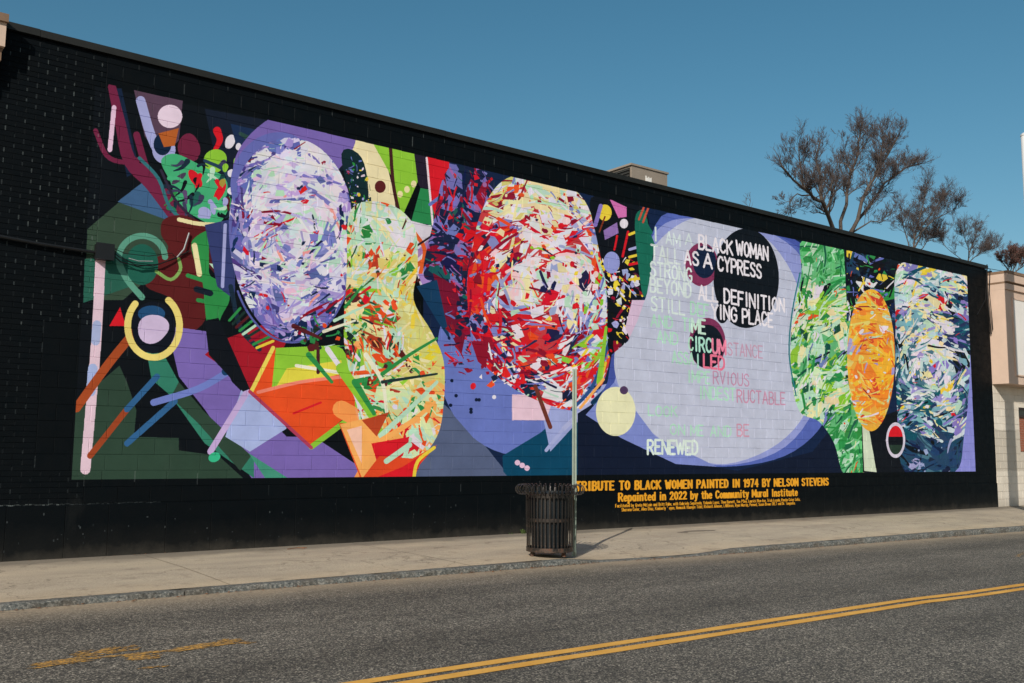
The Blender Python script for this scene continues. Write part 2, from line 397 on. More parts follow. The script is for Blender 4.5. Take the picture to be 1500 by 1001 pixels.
# loose leaves, bands and chips over the green area
_r = random.Random(77)
for k in range(26):
    u, v = _r.uniform(244, 334), _r.uniform(238, 322); a = _r.uniform(0, 3); l = _r.uniform(6, 15)
    line([(u - l * math.cos(a), v - l * math.sin(a)), (u + 3 * math.sin(a), v - 3 * math.cos(a)), (u + l * math.cos(a), v + l * math.sin(a))], _r.uniform(4, 9), _r.choice((black, (24, 44, 60), (34, 120, 84), (70, 176, 124), leaf, (24, 70, 66), (60, 60, 90), mint)), 1, 1.5)
for (u, v, l, a, c) in ((290, 266, 9, 1.9, red), (322, 274, 9, 1.1, red), (272, 290, 8, 1.4, (90, 70, 110)), (312, 300, 6, .8, lav), (300, 318, 7, .2, lav), (334, 300, 8, 1.5, maroon)):
    line([(u - l * math.cos(a), v - l * math.sin(a)), (u + l * math.cos(a), v + l * math.sin(a))], 7, c, 1, 3)
line(P(204, 232, 232, 262, 250, 306, 286, 336), 5, (48, 110, 120)); line(P(236, 250, 256, 292, 284, 322), 4, (46, 40, 60)); line(P(300, 236, 330, 252, 338, 286), 5, (34, 60, 84))
# brown lobes, greens
poly(P(240, 322, 268, 316, 300, 330, 302, 348, 282, 352, 290, 380, 300, 420, 300, 470, 270, 486, 252, 440, 214, 420, 216, 388, 246, 366, 236, 344), (88, 28, 30), sm=True)
ring(208, 380, 34, 34, 9, (88, 150, 130), 150, 355); line(P(174, 384, 186, 410, 208, 436), 9, (88, 150, 130)); ell(208, 388, 24, 30, (30, 92, 78))
poly(P(282, 352, 312, 340, 306, 400, 330, 414, 336, 440, 322, 470, 312, 520, 302, 470, 296, 410, 284, 380), leaf, sm=True)
line(P(262, 322, 290, 328, 326, 330), 6, cream); line(P(285, 360, 292, 402), 8, cream); line(P(229, 398, 250, 410, 264, 396, 262, 380), 5, (126, 168, 90))
poly(P(306, 336, 330, 330, 332, 420, 306, 392), (74, 28, 36)); poly(P(306, 386, 342, 392, 326, 410), mint)
line(P(275, 404, 300, 412), 6, leaf); line(P(288, 424, 308, 430), 9, (18, 30, 44)); line(P(290, 440, 312, 444), 6, leaf)
# pole-like pale bar and struts
line(P(147, 382, 141, 500, 125, 688), 15, (216, 190, 206)); line(P(142, 476, 140, 500), 13, (160, 172, 210)); line(P(136, 540, 133, 574), 14, (160, 176, 220))
poly(P(160, 478, 176, 450, 184, 478), red)
poly(P(250, 500, 236, 480, 262, 480, 304, 486, 340, 560, 420, 640, 460, 706, 372, 706, 300, 600, 262, 552), purple, sm=False)
poly(P(214, 512, 240, 520, 262, 560, 300, 604, 368, 668, 440, 706, 380, 706, 300, 650, 250, 580, 222, 556), (48, 120, 100))
poly(P(262, 560, 300, 604, 368, 668, 352, 690, 290, 620, 250, 582), (44, 66, 54))
poly(P(372, 640, 460, 640, 560, 706, 372, 706), purple); poly(P(360, 552, 392, 578, 420, 628, 366, 662, 330, 640), (160, 174, 220))
poly(P(364, 664, 430, 706, 392, 706), (64, 142, 120))
line(P(112, 598, 160, 532, 206, 476), 13, (160, 72, 36)); line(P(132, 668, 186, 600), 9, (150, 66, 36)); line(P(186, 600, 230, 552), 9, (46, 94, 142)); line(P(186, 650, 256, 588), 9, (46, 94, 142))
line(P(225, 590, 290, 570, 336, 544), 10, (108, 124, 196)); line(P(330, 545, 348, 536), 11, (22, 62, 100)); line(P(344, 538, 372, 518), 6, (110, 150, 84))
line(P(362, 574, 334, 620, 308, 662), 9, (186, 164, 212)); ell(314, 670, 9, 7, (52, 178, 134), rot=-.4)
ring(225, 478, 38, 46, 10, (226, 208, 120), -55, 225); ell(225, 480, 32, 38, (14, 20, 32)); ell(222, 460, 20, 12, (32, 74, 118)); ell(224, 482, 24, 20, (200, 182, 216), wob=.08)
# warm fields bottom left of centre
poly(P(300, 520, 322, 500, 400, 470, 420, 500, 392, 560, 366, 572, 330, 540), (156, 24, 40)); poly(P(300, 470, 320, 466, 366, 570, 356, 574, 306, 520), black)
poly(P(398, 512, 520, 520, 540, 580, 456, 656, 366, 576), orange); poly(P(404, 510, 498, 506, 520, 540, 470, 556, 398, 570), lime); poly(P(420, 540, 500, 528, 502, 548, 404, 568), (214, 204, 70))
line(P(400, 510, 368, 574), 6, (224, 206, 90)); line(P(378, 575, 440, 560, 505, 552), 5, (230, 130, 110)); line(P(456, 655, 530, 600), 8, lime); line(P(366, 574, 456, 656), 5, (170, 60, 90))
line(P(430, 606, 470, 590), 3, red); line(P(434, 536, 496, 546), 5, (226, 224, 206)); line(P(466, 510, 466, 546), 5, (70, 30, 40))
poly(P(520, 520, 560, 520, 620, 590, 560, 650, 520, 640), lime); poly(P(528, 500, 580, 540, 600, 590, 540, 580), leaf); line(P(536, 520, 562, 600), 8, (222, 222, 206)); line(P(500, 600, 560, 640, 530, 706), 26, (238, 150, 80))
poly(P(496, 620, 560, 620, 560, 706, 530, 706), (214, 82, 40)); poly(P(530, 706, 560, 660, 640, 640, 606, 706), (208, 28, 36)); poly(P(520, 600, 560, 600, 545, 690), (236, 160, 110))
# slate and periwinkle discs
poly(P(648, 590, 700, 640, 748, 700, 600, 700, 612, 670, 640, 640), (82, 94, 126)); poly(P(640, 590, 690, 640, 750, 702, 606, 702), (82, 94, 126))
ell(764, 520, 124, 148, (100, 116, 188)); poly(P(736, 668, 792, 634, 880, 556, 892, 640, 846, 704, 738, 704), (8, 66, 96)); poly(P(648, 590, 745, 700, 738, 704, 606, 704), (82, 94, 126))
poly(P(790, 586, 900, 560, 806, 662), (150, 160, 210)); poly(P(750, 578, 812, 580, 800, 616, 750, 616), (220, 190, 208)); line(P(826, 628, 866, 590), 7, (168, 174, 216))
for (x, y) in ((758, 678), (765, 682), (772, 686)): ell(x, y, 4, 4, pink)
for (x, y) in ((668, 580), (660, 594), (698, 586), (690, 604), (702, 586), (650, 560), (662, 558), (690, 600)): ell(x, y, 2.6, 2.6, (16, 28, 56))
# cream / green / red hangings near the top
poly(P(510, 202, 560, 212, 578, 290, 580, 318, 520, 306, 516, 250), (228, 216, 174)); poly(P(545, 208, 606, 222, 614, 262, 590, 316, 580, 306, 574, 260), lime)
poly(P(606, 220, 626, 228, 628, 300, 612, 268), (34, 28, 44)); line(P(572, 216, 576, 270, 584, 310), 5, (64, 30, 32)); ell(557, 274, 8, 9, (88, 32, 34)); poly(P(616, 276, 640, 280, 634, 330, 602, 326), (40, 130, 76)); poly(P(632, 330, 624, 360, 606, 330), mint)
for (x, y) in ((606, 270), (596, 278), (586, 285)): ell(x, y, 4, 5, cream)
poly(P(625, 230, 658, 238, 656, 300, 640, 326, 632, 300), red); line(P(625, 232, 634, 330), 3, (226, 210, 220)); line(P(630, 300, 654, 282), 5, peri); poly(P(658, 240, 680, 244, 694, 320, 656, 300), (104, 104, 170))
# generic fields of shards -----------------------------------------------------
def region(pts, sm=True):
    global CLIP
    Q = [c2(p) for p in (smoothpts(pts) if sm else pts)]; r = pmask(Q); M = np.zeros((PH, PW), bool)
    if r: M[r[1]] = r[0]
    CLIP = M & FIELD; return M
def endregion():
    global CLIP
    CLIP = FIELD
def oval(cx, cy, rx, ry, rot=0, n=18, egg=0.0):
    out = []
    for k in range(n):
        th = 2 * math.pi * k / n; x, y = rx * math.cos(th) * (1 - egg * math.sin(th)), ry * math.sin(th)
        out.append((cx + x * math.cos(rot) - y * math.sin(rot), cy + x * math.sin(rot) + y * math.cos(rot)))
    return out
def shards(box, n, pick, size=(4, 13), seed=1, flow=None, stroke=.3, dots=.08, spread=.55, long=1.0):
    rr = random.Random(seed); u0, v0, u1, v1 = box
    for i in range(n):
        t = i / n; u, v = rr.uniform(u0, u1), rr.uniform(v0, v1); s = size[1] + (size[0] - size[1]) * t ** .6; s *= rr.uniform(.6, 1.3)
        col = pick(u, v, rr); col = tuple(max(6, min(235, c + rr.uniform(-7, 7))) for c in col)
        an = (flow(u, v) if flow else rr.uniform(0, 3.14)) + rr.gauss(0, spread)
        k = rr.random()
        if k < dots: ell(u, v, s * .35, s * .42, col, wob=.05, rr=rr)
        elif k < dots + stroke:
            l = s * rr.uniform(.8, 1.7) * long; b = rr.uniform(-.5, .5) * l * .5
            dx, dy = math.cos(an) * l, math.sin(an) * l
            line([(u - dx, v - dy), (u - dy / l * b * .6, v + dx / l * b * .6), (u + dx, v + dy)], s * rr.uniform(.28, .5), col, 1, s * rr.uniform(.1, .4))
        else:
            m = rr.choice((3, 4, 4, 5, 6)); asp = rr.uniform(.4, .9); Q = []
            a0 = rr.uniform(0, 6.3)
            for j in range(m):
                th = a0 + 2 * math.pi * (j + rr.uniform(-.3, .3)) / m; q = rr.uniform(.65, 1.15)
                x, y = s * q * math.cos(th), s * asp * q * math.sin(th); Q.append((u + x * math.cos(an) - y * math.sin(an), v + x * math.sin(an) + y * math.cos(an)))
            poly(Q, col)
def wpick(*cw):
    cs = [c for c, w in cw]; ws = [w for c, w in cw]
    return lambda rr: rr.choices(cs, ws)[0]
def around(cx, cy): return lambda u, v: math.atan2((v - cy), (u - cx)) + math.pi / 2
PALE = wpick((white, 6), ((196, 196, 222), 4), ((186, 166, 214), 3), ((120, 128, 192), 3), (red, 1.0), ((24, 44, 78), 1.0), (mint, .9), (pink, 2))
VIOL = wpick(((112, 104, 178), 4), ((92, 104, 176), 4), ((160, 140, 204), 3), ((24, 44, 84), 1.6), (crim, .8), (white, 1.2), ((70, 60, 130), 2))
FIRE = wpick((red, 7), (crim, 3), ((26, 36, 72), 3), ((226, 216, 224), 4), ((120, 126, 190), 2.5), (orange, 2), (cream, 1.2), (mint, 1))
SNOW = wpick((white, 7), (cream, 3.6), ((232, 198, 200), 2.4), (red, 1.5), (mint, 1.6), ((150, 158, 206), 1.1), (crim, .4), (yellow, .6))
GREENS = wpick((leaf, 3), (mint, 4.5), ((206, 218, 176), 4), (lime, 2.6), ((22, 78, 62), 2), (white, 2.4), (orange, .8), ((110, 120, 180), .7), (black, .8))
WARM = wpick((cream, 5), ((206, 198, 116), 3), (mint, 3), (orange, 2.2), ((170, 56, 34), 1.6), (leaf, 1.6), ((30, 66, 50), 1.3), (lime, 1.6), (white, 1.6), (red, .7), (maroon, .8))
GOLD = wpick(((232, 176, 52), 5), ((230, 130, 46), 4), ((214, 200, 110), 3), ((204, 70, 40), 1.6), (mint, 1.2), (white, .6), (crim, .3))
TEAL = wpick(((18, 80, 100), 4), ((30, 52, 88), 3.4), ((120, 170, 184), 3), ((196, 206, 216), 3), (black, 1.6), ((130, 120, 190), 2), (cream, 1), (red, .3))
ICE = wpick((white, 5), (cream, 3.6), ((170, 196, 206), 3), ((26, 92, 112), 1.6), ((26, 40, 72), 1.2), (yellow, .8), (red, .6), ((150, 140, 200), 1.6))
DARK = wpick((black, 5), ((24, 40, 76), 3), (red, 1.3), (yellow, 1.1), ((120, 124, 190), 1.5), (white, 1), ((24, 84, 80), 1))
NIGHT = wpick(((22, 32, 64), 5), (red, 3.2), ((112, 112, 180), 2.6), (crim, 1.6), ((28, 92, 84), .8), ((150, 96, 160), .8))

def coh(u, v, k, sc_=1.0):
    """slowly varying field, -1..1, that groups light and dark chips into patches"""
    u, v = u / sc_, v / sc_
    return (math.sin(u * .071 + k) + math.sin(v * .053 + 2.1 * k + u * .02) + math.sin((u + v) * .043 + 3 * k) + math.sin((u - 1.3 * v) * .09 + 5 * k)) / 2.6
def field(box, area, pick, seed, flow=None, big=1.0):
    """painted chips in three sizes, largest first"""
    wf = (lambda u, v: flow(u, v) + .9 * coh(u, v, seed * .37, .9)) if flow else (lambda u, v: 3 * coh(u, v, seed * .37, 1.2))
    shards(box, int(area * .0035), pick, (20 * big, 44 * big), seed, wf, .0, .0, .3)
    shards(box, int(area * .0050), pick, (8 * big, 17 * big), seed + 3, wf, .85, .0, .3, 1.5)
    shards(box, int(area * .0075), pick, (6 * big, 13 * big), seed + 1, wf, .3, .05, .4)
    shards(box, int(area * .0100), pick, (2.4 * big, 6 * big), seed + 2, wf, .6, .14, .4, 1.2)
def two(A, B, k, thr=.1, sc_=1.0): return lambda u, v, rr: (A if coh(u, v, k, sc_) + rr.uniform(-.35, .35) > thr else B)(rr)
LITE = wpick((white, 9), ((204, 202, 228), 4), (pink, 3), ((186, 168, 214), 2), (mint, 1), ((206, 216, 226), 3), (red, .35))
VIO2 = wpick(((118, 124, 192), 4), ((160, 150, 208), 4), (white, 2), ((22, 40, 70), 2.4), (red, 1.1), (crim, .8), ((90, 96, 164), 3), ((232, 150, 150), .7), (mint, .7))
# linking shapes between the fields
poly(P(596, 322, 640, 334, 640, 400, 616, 420, 602, 372), (206, 200, 214)); line(P(604, 380, 640, 346), 9, (160, 120, 176)); line(P(600, 396, 636, 372), 7, (206, 92, 44)); line(P(606, 340, 622, 366, 616, 400), 6, (214, 92, 40)); line(P(602, 366, 642, 340), 3, (40, 24, 36)); line(P(612, 412, 640, 392), 4, (74, 34, 36))
poly(P(612, 402, 660, 396, 664, 426, 628, 440), (160, 128, 196)); poly(P(626, 404, 650, 398, 654, 420), red); ell(640, 432, 12, 9, (150, 110, 180))
poly(P(338, 182, 374, 190, 352, 232, 346, 214), (24, 44, 78)); line(P(352, 196, 372, 208), 5, (40, 70, 66), 1, 9); line(P(356, 214, 384, 186), 4, lav)
for k, (x, y) in enumerate(((350, 216), (360, 222), (346, 238), (338, 254), (352, 236), (330, 246), (326, 268), (338, 280), (346, 264), (330, 296))): ell(x, y, 4.5, 6, (white, mint, lime, white, lav, lime, (160, 140, 60), white, pink, lav)[k], wob=.1)
poly(P(300, 330, 346, 320, 344, 440, 318, 420), (50, 60, 110)); line(P(330, 330, 326, 420), 5, lav); line(P(338, 420, 352, 480, 380, 512), 7, (24, 42, 60))
for k in range(9): line(P(336 + k * 5, 470 + k * 5, 352 + k * 6, 452 + k * 6), 4, (leaf, (24, 48, 44), maroon, leaf, mint, (24, 48, 44), crim, leaf, yellow)[k])
# A: large pale oval
ell(432, 222, 98, 60, purple, rot=-.5); ell(400, 262, 60, 70, (98, 104, 176), rot=.5)
region(oval(428, 352, 92, 150, -.04, egg=.08)); ell(430, 352, 120, 180, (196, 194, 222))
def pickA(u, v, rr):
    e = math.hypot((u - 438) / 88, (v - 340) / 146) + rr.uniform(-.16, .16)
    if e > .92: return VIOL(rr)
    return (LITE if coh(u, v, 1.3, .7) + rr.uniform(-.15, .15) > -.05 - (.5 if v < 310 else 0) else VIO2)(rr)
field((336, 196, 524, 506), 190 * 310 * .8, pickA, 5, around(430, 350)); endregion(); ring(428, 352, 92, 150, 3, (84, 92, 160), 30, 150)
# band of small chips right of A
poly(P(500, 226, 530, 232, 540, 300, 528, 424, 508, 424, 516, 320), (16, 40, 46), sm=True)
region(P(506, 232, 530, 236, 544, 300, 530, 424, 510, 424, 516, 320)); shards((500, 225, 560, 430), 300, lambda u, v, rr: wpick(((18, 50, 54), 4), (peri, 3), (yellow, 1.4), (red, .9), (white, 1.4), (leaf, 1), (lav, 1))(rr), (2.4, 5), 8); endregion()
# B: tall warm drift of chips
region(P(514, 308, 566, 298, 606, 330, 612, 390, 606, 440, 632, 486, 650, 530, 650, 590, 640, 640, 606, 680, 560, 700, 534, 650, 520, 580, 504, 500, 508, 400))
ell(575, 500, 110, 240, (204, 206, 146))
def pickB(u, v, rr):
    if v < 370: return wpick((mint, 6), ((202, 218, 184), 4), (cream, 3), (leaf, 1), (orange, .8), (maroon, .7), (white, 2))(rr)
    if v > 570: return wpick((mint, 5), (white, 2), (leaf, 1.4), (tan, 2), (orange, 1.6), (red, .9), ((206, 220, 170), 5))(rr)
    if u > 590: return wpick(((206, 200, 116), 9), (cream, 3), (yellow, 1), (leaf, .6), (maroon, .4), (orange, .5))(rr)
    return (wpick((cream, 4), ((206, 198, 116), 4), (mint, 4), (white, 1.6), (lime, 1))(rr) if coh(u, v, 2.2, .6) + rr.uniform(-.15, .15) > 0 else wpick((orange, 3), ((170, 56, 34), 2.4), (leaf, 2), ((30, 66, 50), 2), (maroon, 1.4), (red, 1), (tan, 1), (cream, 1))(rr))
field((500, 294, 662, 706), 150 * 400 * .75, pickB, 12, lambda u, v: 1.2 + .8 * math.sin(v / 50)); endregion()
shards((440, 470, 540, 512), 46, lambda u, v, rr: wpick(((24, 48, 44), 4), (leaf, 3), (maroon, 2), (mint, 1), (orange, 1))(rr), (4, 8), 15)
# bars and wedges crossing the lower part of the drift
for (p, w, c) in ((P(480, 512, 512, 560, 528, 600), 8, white), (P(536, 520, 560, 560, 566, 604), 7, (222, 222, 200)), (P(452, 520, 486, 560), 8, leaf), (P(500, 540, 540, 600, 560, 640), 16, lime), (P(520, 560, 548, 606), 10, leaf), (P(560, 548, 600, 520, 640, 496), 6, leaf), (P(556, 640, 610, 590, 640, 560), 8, mint), (P(548, 652, 600, 620, 636, 590), 9, tan), (P(560, 560, 640, 548), 5, (30, 50, 50)), (P(430, 478, 470, 496), 7, maroon), (P(474, 486, 520, 470), 5, (222, 222, 200)), (P(490, 470, 540, 446), 5, mint), (P(506, 450, 530, 420), 5, leaf)):
    line(p, w, c, 1, w * .6)
poly(P(498, 622, 540, 612, 560, 650, 548, 700, 530, 700), tan); poly(P(508, 630, 530, 624, 530, 680), (236, 190, 170)); poly(P(530, 616, 570, 604, 552, 640), (176, 66, 36))
poly(P(544, 650, 600, 640, 590, 668, 556, 690), red); poly(P(530, 702, 556, 668, 604, 672, 640, 652, 612, 684, 604, 702), (214, 70, 36)); poly(P(546, 702, 590, 684, 622, 664, 606, 702), red); line(P(566, 676, 600, 652), 8, mint); line(P(606, 702, 612, 676, 636, 656), 5, yellow)
# H: streaks between the hangings and the great oval
region(P(658, 246, 722, 262, 706, 330, 684, 400, 690, 520, 664, 470, 640, 420, 620, 400, 634, 330)); ell(670, 380, 90, 170, (24, 34, 66))
field((612, 240, 724, 530), 100 * 290 * .75, lambda u, v, rr: NIGHT(rr), 17, lambda u, v: 1.1 if v < 330 else .3); endregion()
poly(P(634, 400, 668, 420, 684, 480, 676, 520, 650, 470), (110, 18, 46)); poly(P(610, 420, 640, 410, 660, 500, 640, 470), (18, 56, 90)); shards((656, 420, 690, 550), 60, lambda u, v, rr: wpick((crim, 4), (peri, 3), (navy, 3), (red, 2))(rr), (4, 9), 18, lambda u, v: .4)
# C: great red and white oval
region(P(684, 430, 694, 350, 712, 296, 742, 262, 790, 256, 848, 284, 874, 340, 892, 430, 896, 510, 878, 572, 842, 600, 800, 592, 744, 564, 700, 518)); ell(790, 430, 130, 190, (190, 60, 66))
RDK = wpick((red, 7), (crim, 3), ((26, 36, 72), 3.4), ((226, 216, 224), 2.2), ((120, 126, 190), 2), (orange, 1.6), (mint, .8), (lime, .5))
CTOP = wpick((cream, 6), (white, 4), ((206, 198, 116), 2), (crim, 1.2), (orange, 1.2), ((120, 128, 192), 1.6), (mint, 2))
def pickC(u, v, rr):
    if v < 320: return CTOP(rr)
    e = math.hypot((u - 800) / 84, (v - 400) / 84) + rr.uniform(-.22, .22)
    if e < .95: return (SNOW if coh(u, v, 4.1, .6) + rr.uniform(-.15, .15) > -.45 else RDK)(rr)
    if v > 548: return wpick((red, 3), (white, 4), (orange, 1.6), ((110, 120, 190), 2.6), ((22, 34, 64), 1.5), (mint, 1.2))(rr)
    if u > 850: return wpick((white, 2), (lime, 1.4), (yellow, 1), (orange, 1.4), (lav, 2), (red, 1.6), (mint, 1.4), (peri, 1.4))(rr)
    return (RDK if coh(u, v, 7.7, .5) + rr.uniform(-.3, .3) > -.2 else FIRE)(rr)
field((676, 250, 904, 608), 220 * 350 * .72, pickC, 21, around(790, 430)); endregion()
shards((700, 510, 760, 570), 34, lambda u, v, rr: FIRE(rr), (4, 9), 23); ell(724, 582, 3, 3, white); ell(693, 566, 4, 5, red, rot=.3)
line(P(784, 566, 806, 626), 6, (104, 50, 40)); poly(P(690, 500, 716, 500, 712, 540, 700, 530), crim)
line(P(893, 500, 868, 566, 838, 600), 5, (38, 76, 132)); line(P(868, 590, 900, 560), 6, (12, 50, 82)); line(P(800, 660, 824, 630), 5, (160, 168, 214))
# D: dark drift with chips right of C
poly(P(866, 290, 920, 296, 950, 320, 944, 400, 936, 460, 912, 510, 892, 520, 888, 420, 874, 350), black, sm=True)
region(P(876, 360, 940, 360, 946, 400, 936, 470, 910, 520, 890, 524, 888, 420)); shards((872, 380, 950, 524), 250, lambda u, v, rr: wpick((black, 4), (yellow, 3), (red, 2), (white, 2), (lav, 2.8), (plum, 1.5), (crim, 1))(rr), (3, 10), 26, lambda u, v: 1.0); endregion()
ell(886, 312, 10, 12, yellow); poly(P(893, 292, 918, 304, 918, 318, 906, 320), (204, 110, 176)); ell(914, 328, 6, 7, white); ell(896, 385, 12, 16, (140, 148, 208)); poly(P(884, 338, 904, 326, 906, 342, 886, 352), (140, 110, 176)); line(P(872, 330, 880, 302), 6, (128, 112, 190))
line(P(886, 318, 878, 340), 2.4, (120, 50, 30)); line(P(904, 346, 900, 366), 3, red); line(P(920, 340, 912, 376), 3.5, red)
for k in range(7): line(P(922, 344 + k * 11, 942, 336 + k * 12), 4, (yellow, black, lav, yellow, red, black, yellow)[k])
poly(P(930, 322, 944, 308, 950, 330, 962, 352, 956, 376, 954, 404, 944, 436, 936, 400), (24, 104, 86), sm=True); line(P(944, 302, 936, 322), 3, (190, 80, 60)); line(P(950, 304, 942, 326), 3, (190, 80, 60))
line(P(878, 560, 888, 480), 9, lime, 1, 4); line(P(850, 598, 884, 556), 4, tan)
poly(P(926, 440, 946, 440, 938, 470, 924, 500, 916, 480), (206, 182, 210))
# ------- moon discs
CLIP = FIELD & (np.arange(PW)[None, :] > c2((858, 500))[0])
SH = FIELD.copy()
for q in (pmask([c2(p) for p in P(858, 300, 880, 330, 944, 300, 948, 330, 960, 360, 948, 430, 934, 470, 920, 500, 896, 520, 890, 560, 868, 600, 850, 640, 850, 300)]),):
    SH[q[1]] &= ~q[0]
CLIP = FIELD & SH & (np.arange(PW)[None, :] > c2((850, 500))[0])
ell(1052, 500, 205, 178, (66, 82, 160)); 
poly(P(850, 620, 905, 560, 920, 500, 960, 330, 1010, 318, 1100, 330, 1180, 372, 1210, 440, 1214, 560, 1206, 620, 1150, 668, 1060, 684, 960, 672, 880, 640), (82, 100, 178), sm=True)
poly(P(862, 612, 900, 560, 936, 400, 966, 334, 1020, 320, 1110, 334, 1176, 380, 1206, 480, 1200, 580, 1150, 655, 1060, 682, 960, 662, 900, 630), (140, 150, 208), sm=True)
poly(P(900, 520, 918, 450, 952, 370, 1000, 326, 1044, 322, 1110, 340, 1160, 400, 1190, 500, 1186, 590, 1140, 650, 1064, 680, 1000, 664, 940, 620, 908, 570), (184, 190, 212), sm=True)
CLIP = FIELD
poly(P(846, 606, 868, 592, 912, 634, 1000, 676, 1080, 690, 1190, 662, 1240, 600, 1240, 704, 846, 704), (14, 24, 46))
poly(P(858, 608, 900, 560, 960, 640, 1050, 684, 990, 680, 910, 642), (120, 134, 200)); 
ell(902, 603, 29, 36, (222, 222, 184)); ell(914, 572, 6, 6, (76, 56, 92))
ell(1093, 408, 48, 73, (13, 20, 28)); ell(1058, 460, 9, 14, (13, 20, 28)); ell(1028, 388, 24, 32, (128, 50, 88)); ell(1032, 384, 17, 24, (18, 34, 62))
ell(1036, 503, 27, 37, (120, 48, 86)); ell(1036, 508, 24, 32, (16, 26, 36)); ell(1092, 408, 46, 72, (13, 20, 28))
# ------- right-hand trio of shard fields
region(P(1176, 352, 1240, 364, 1258, 400, 1250, 520, 1262, 600, 1266, 692, 1236, 694, 1222, 650, 1200, 618, 1172, 604, 1160, 560, 1158, 500, 1164, 450, 1174, 400)); ell(1210, 520, 90, 190, (96, 176, 118))
GLIT = wpick((mint, 5), ((206, 222, 186), 5), (white, 3), (lime, 1.6), (leaf, 1.4), (cream, 2)); GDRK = wpick((leaf, 5), ((22, 78, 62), 3), (lime, 2), (black, .8), (orange, .6), ((110, 120, 180), 1), (mint, 2))
field((1150, 350, 1268, 698), 100 * 340 * 1.3, lambda u, v, rr: (wpick((leaf, 5), ((96, 186, 122), 5), (mint, 3), ((24, 96, 66), 2), (orange, .4), (cream, .5))(rr) if v < 420 or v > 618 else (GLIT if coh(u, v, 9.1, .4) + rr.uniform(-.2, .2) > -.15 else GDRK)(rr)), 31, lambda u, v: 2.2, .72); endregion()
line(P(1172, 400, 1160, 460, 1156, 520, 1166, 580), 2, (40, 120, 130))
poly(P(1236, 364, 1340, 380, 1340, 420, 1240, 440), (14, 26, 36)); region(P(1240, 364, 1322, 380, 1320, 470, 1240, 470), False); field((1236, 364, 1322, 470), 80 * 100, lambda u, v, rr: wpick((black, 7), ((30, 60, 90), 2), (yellow, 1.4), (white, 1), (leaf, 1.4), (peri, 1.4), (orange, .8))(rr), 33, None, .6); endregion()
poly(P(1262, 620, 1320, 600, 1330, 692, 1264, 692), black); poly(P(1246, 560, 1262, 600, 1266, 690, 1284, 692, 1268, 600), (200, 212, 190))
poly(P(1424, 404, 1440, 404, 1440, 694, 1424, 694), (14, 26, 38)); poly(P(1412, 560, 1426, 500, 1440, 500, 1440, 694, 1390, 694), (132, 136, 210))
region(P(1320, 386, 1414, 402, 1420, 470, 1420, 560, 1412, 640, 1398, 692, 1326, 692, 1314, 600, 1312, 480)); ell(1366, 540, 80, 200, (70, 112, 132))
GICE = wpick((white, 6), (cream, 5), ((186, 206, 212), 4), ((150, 190, 196), 2), ((26, 92, 112), .8), (yellow, .8), (red, .4), ((150, 140, 200), 1.4), (mint, 2))
def pickG(u, v, rr):
    if v > 640: return wpick(((34, 66, 100), 7), ((20, 36, 64), 3), (black, .8), ((150, 160, 200), .6))(rr)
    e = abs(u - 1360 - (v - 500) * .04) / 44 + rr.uniform(-.3, .3)
    if v < 600 and e < .9: return (GICE if coh(u, v, 3.3, .35) + rr.uniform(-.2, .2) > -.4 else TEAL)(rr)
    return TEAL(rr) if v > 430 else GICE(rr)
field((1308, 382, 1424, 698), 104 * 300 * 1.35, pickG, 35, around(1366, 540), .72); endregion()
region(oval(1276, 528, 35, 104, 0, egg=.05)); ell(1276, 528, 50, 120, (224, 164, 64)); field((1240, 422, 1312, 634), 70 * 200 * 1.1, lambda u, v, rr: GOLD(rr) if rr.random() < .92 else (160, 150, 200), 37, around(1276, 528), .62); endregion()
ell(1312, 645, 14, 26, (206, 200, 220)); ell(1312, 645, 11, 21, black)
region(oval(1312, 645, 11, 21)); poly(P(1296, 620, 1330, 620, 1330, 640, 1296, 640), red); poly(P(1296, 652, 1330, 652, 1330, 670, 1296, 670), (36, 56, 46)); endregion()
line(P(1421, 404, 1421, 430), 4, (30, 140, 150))

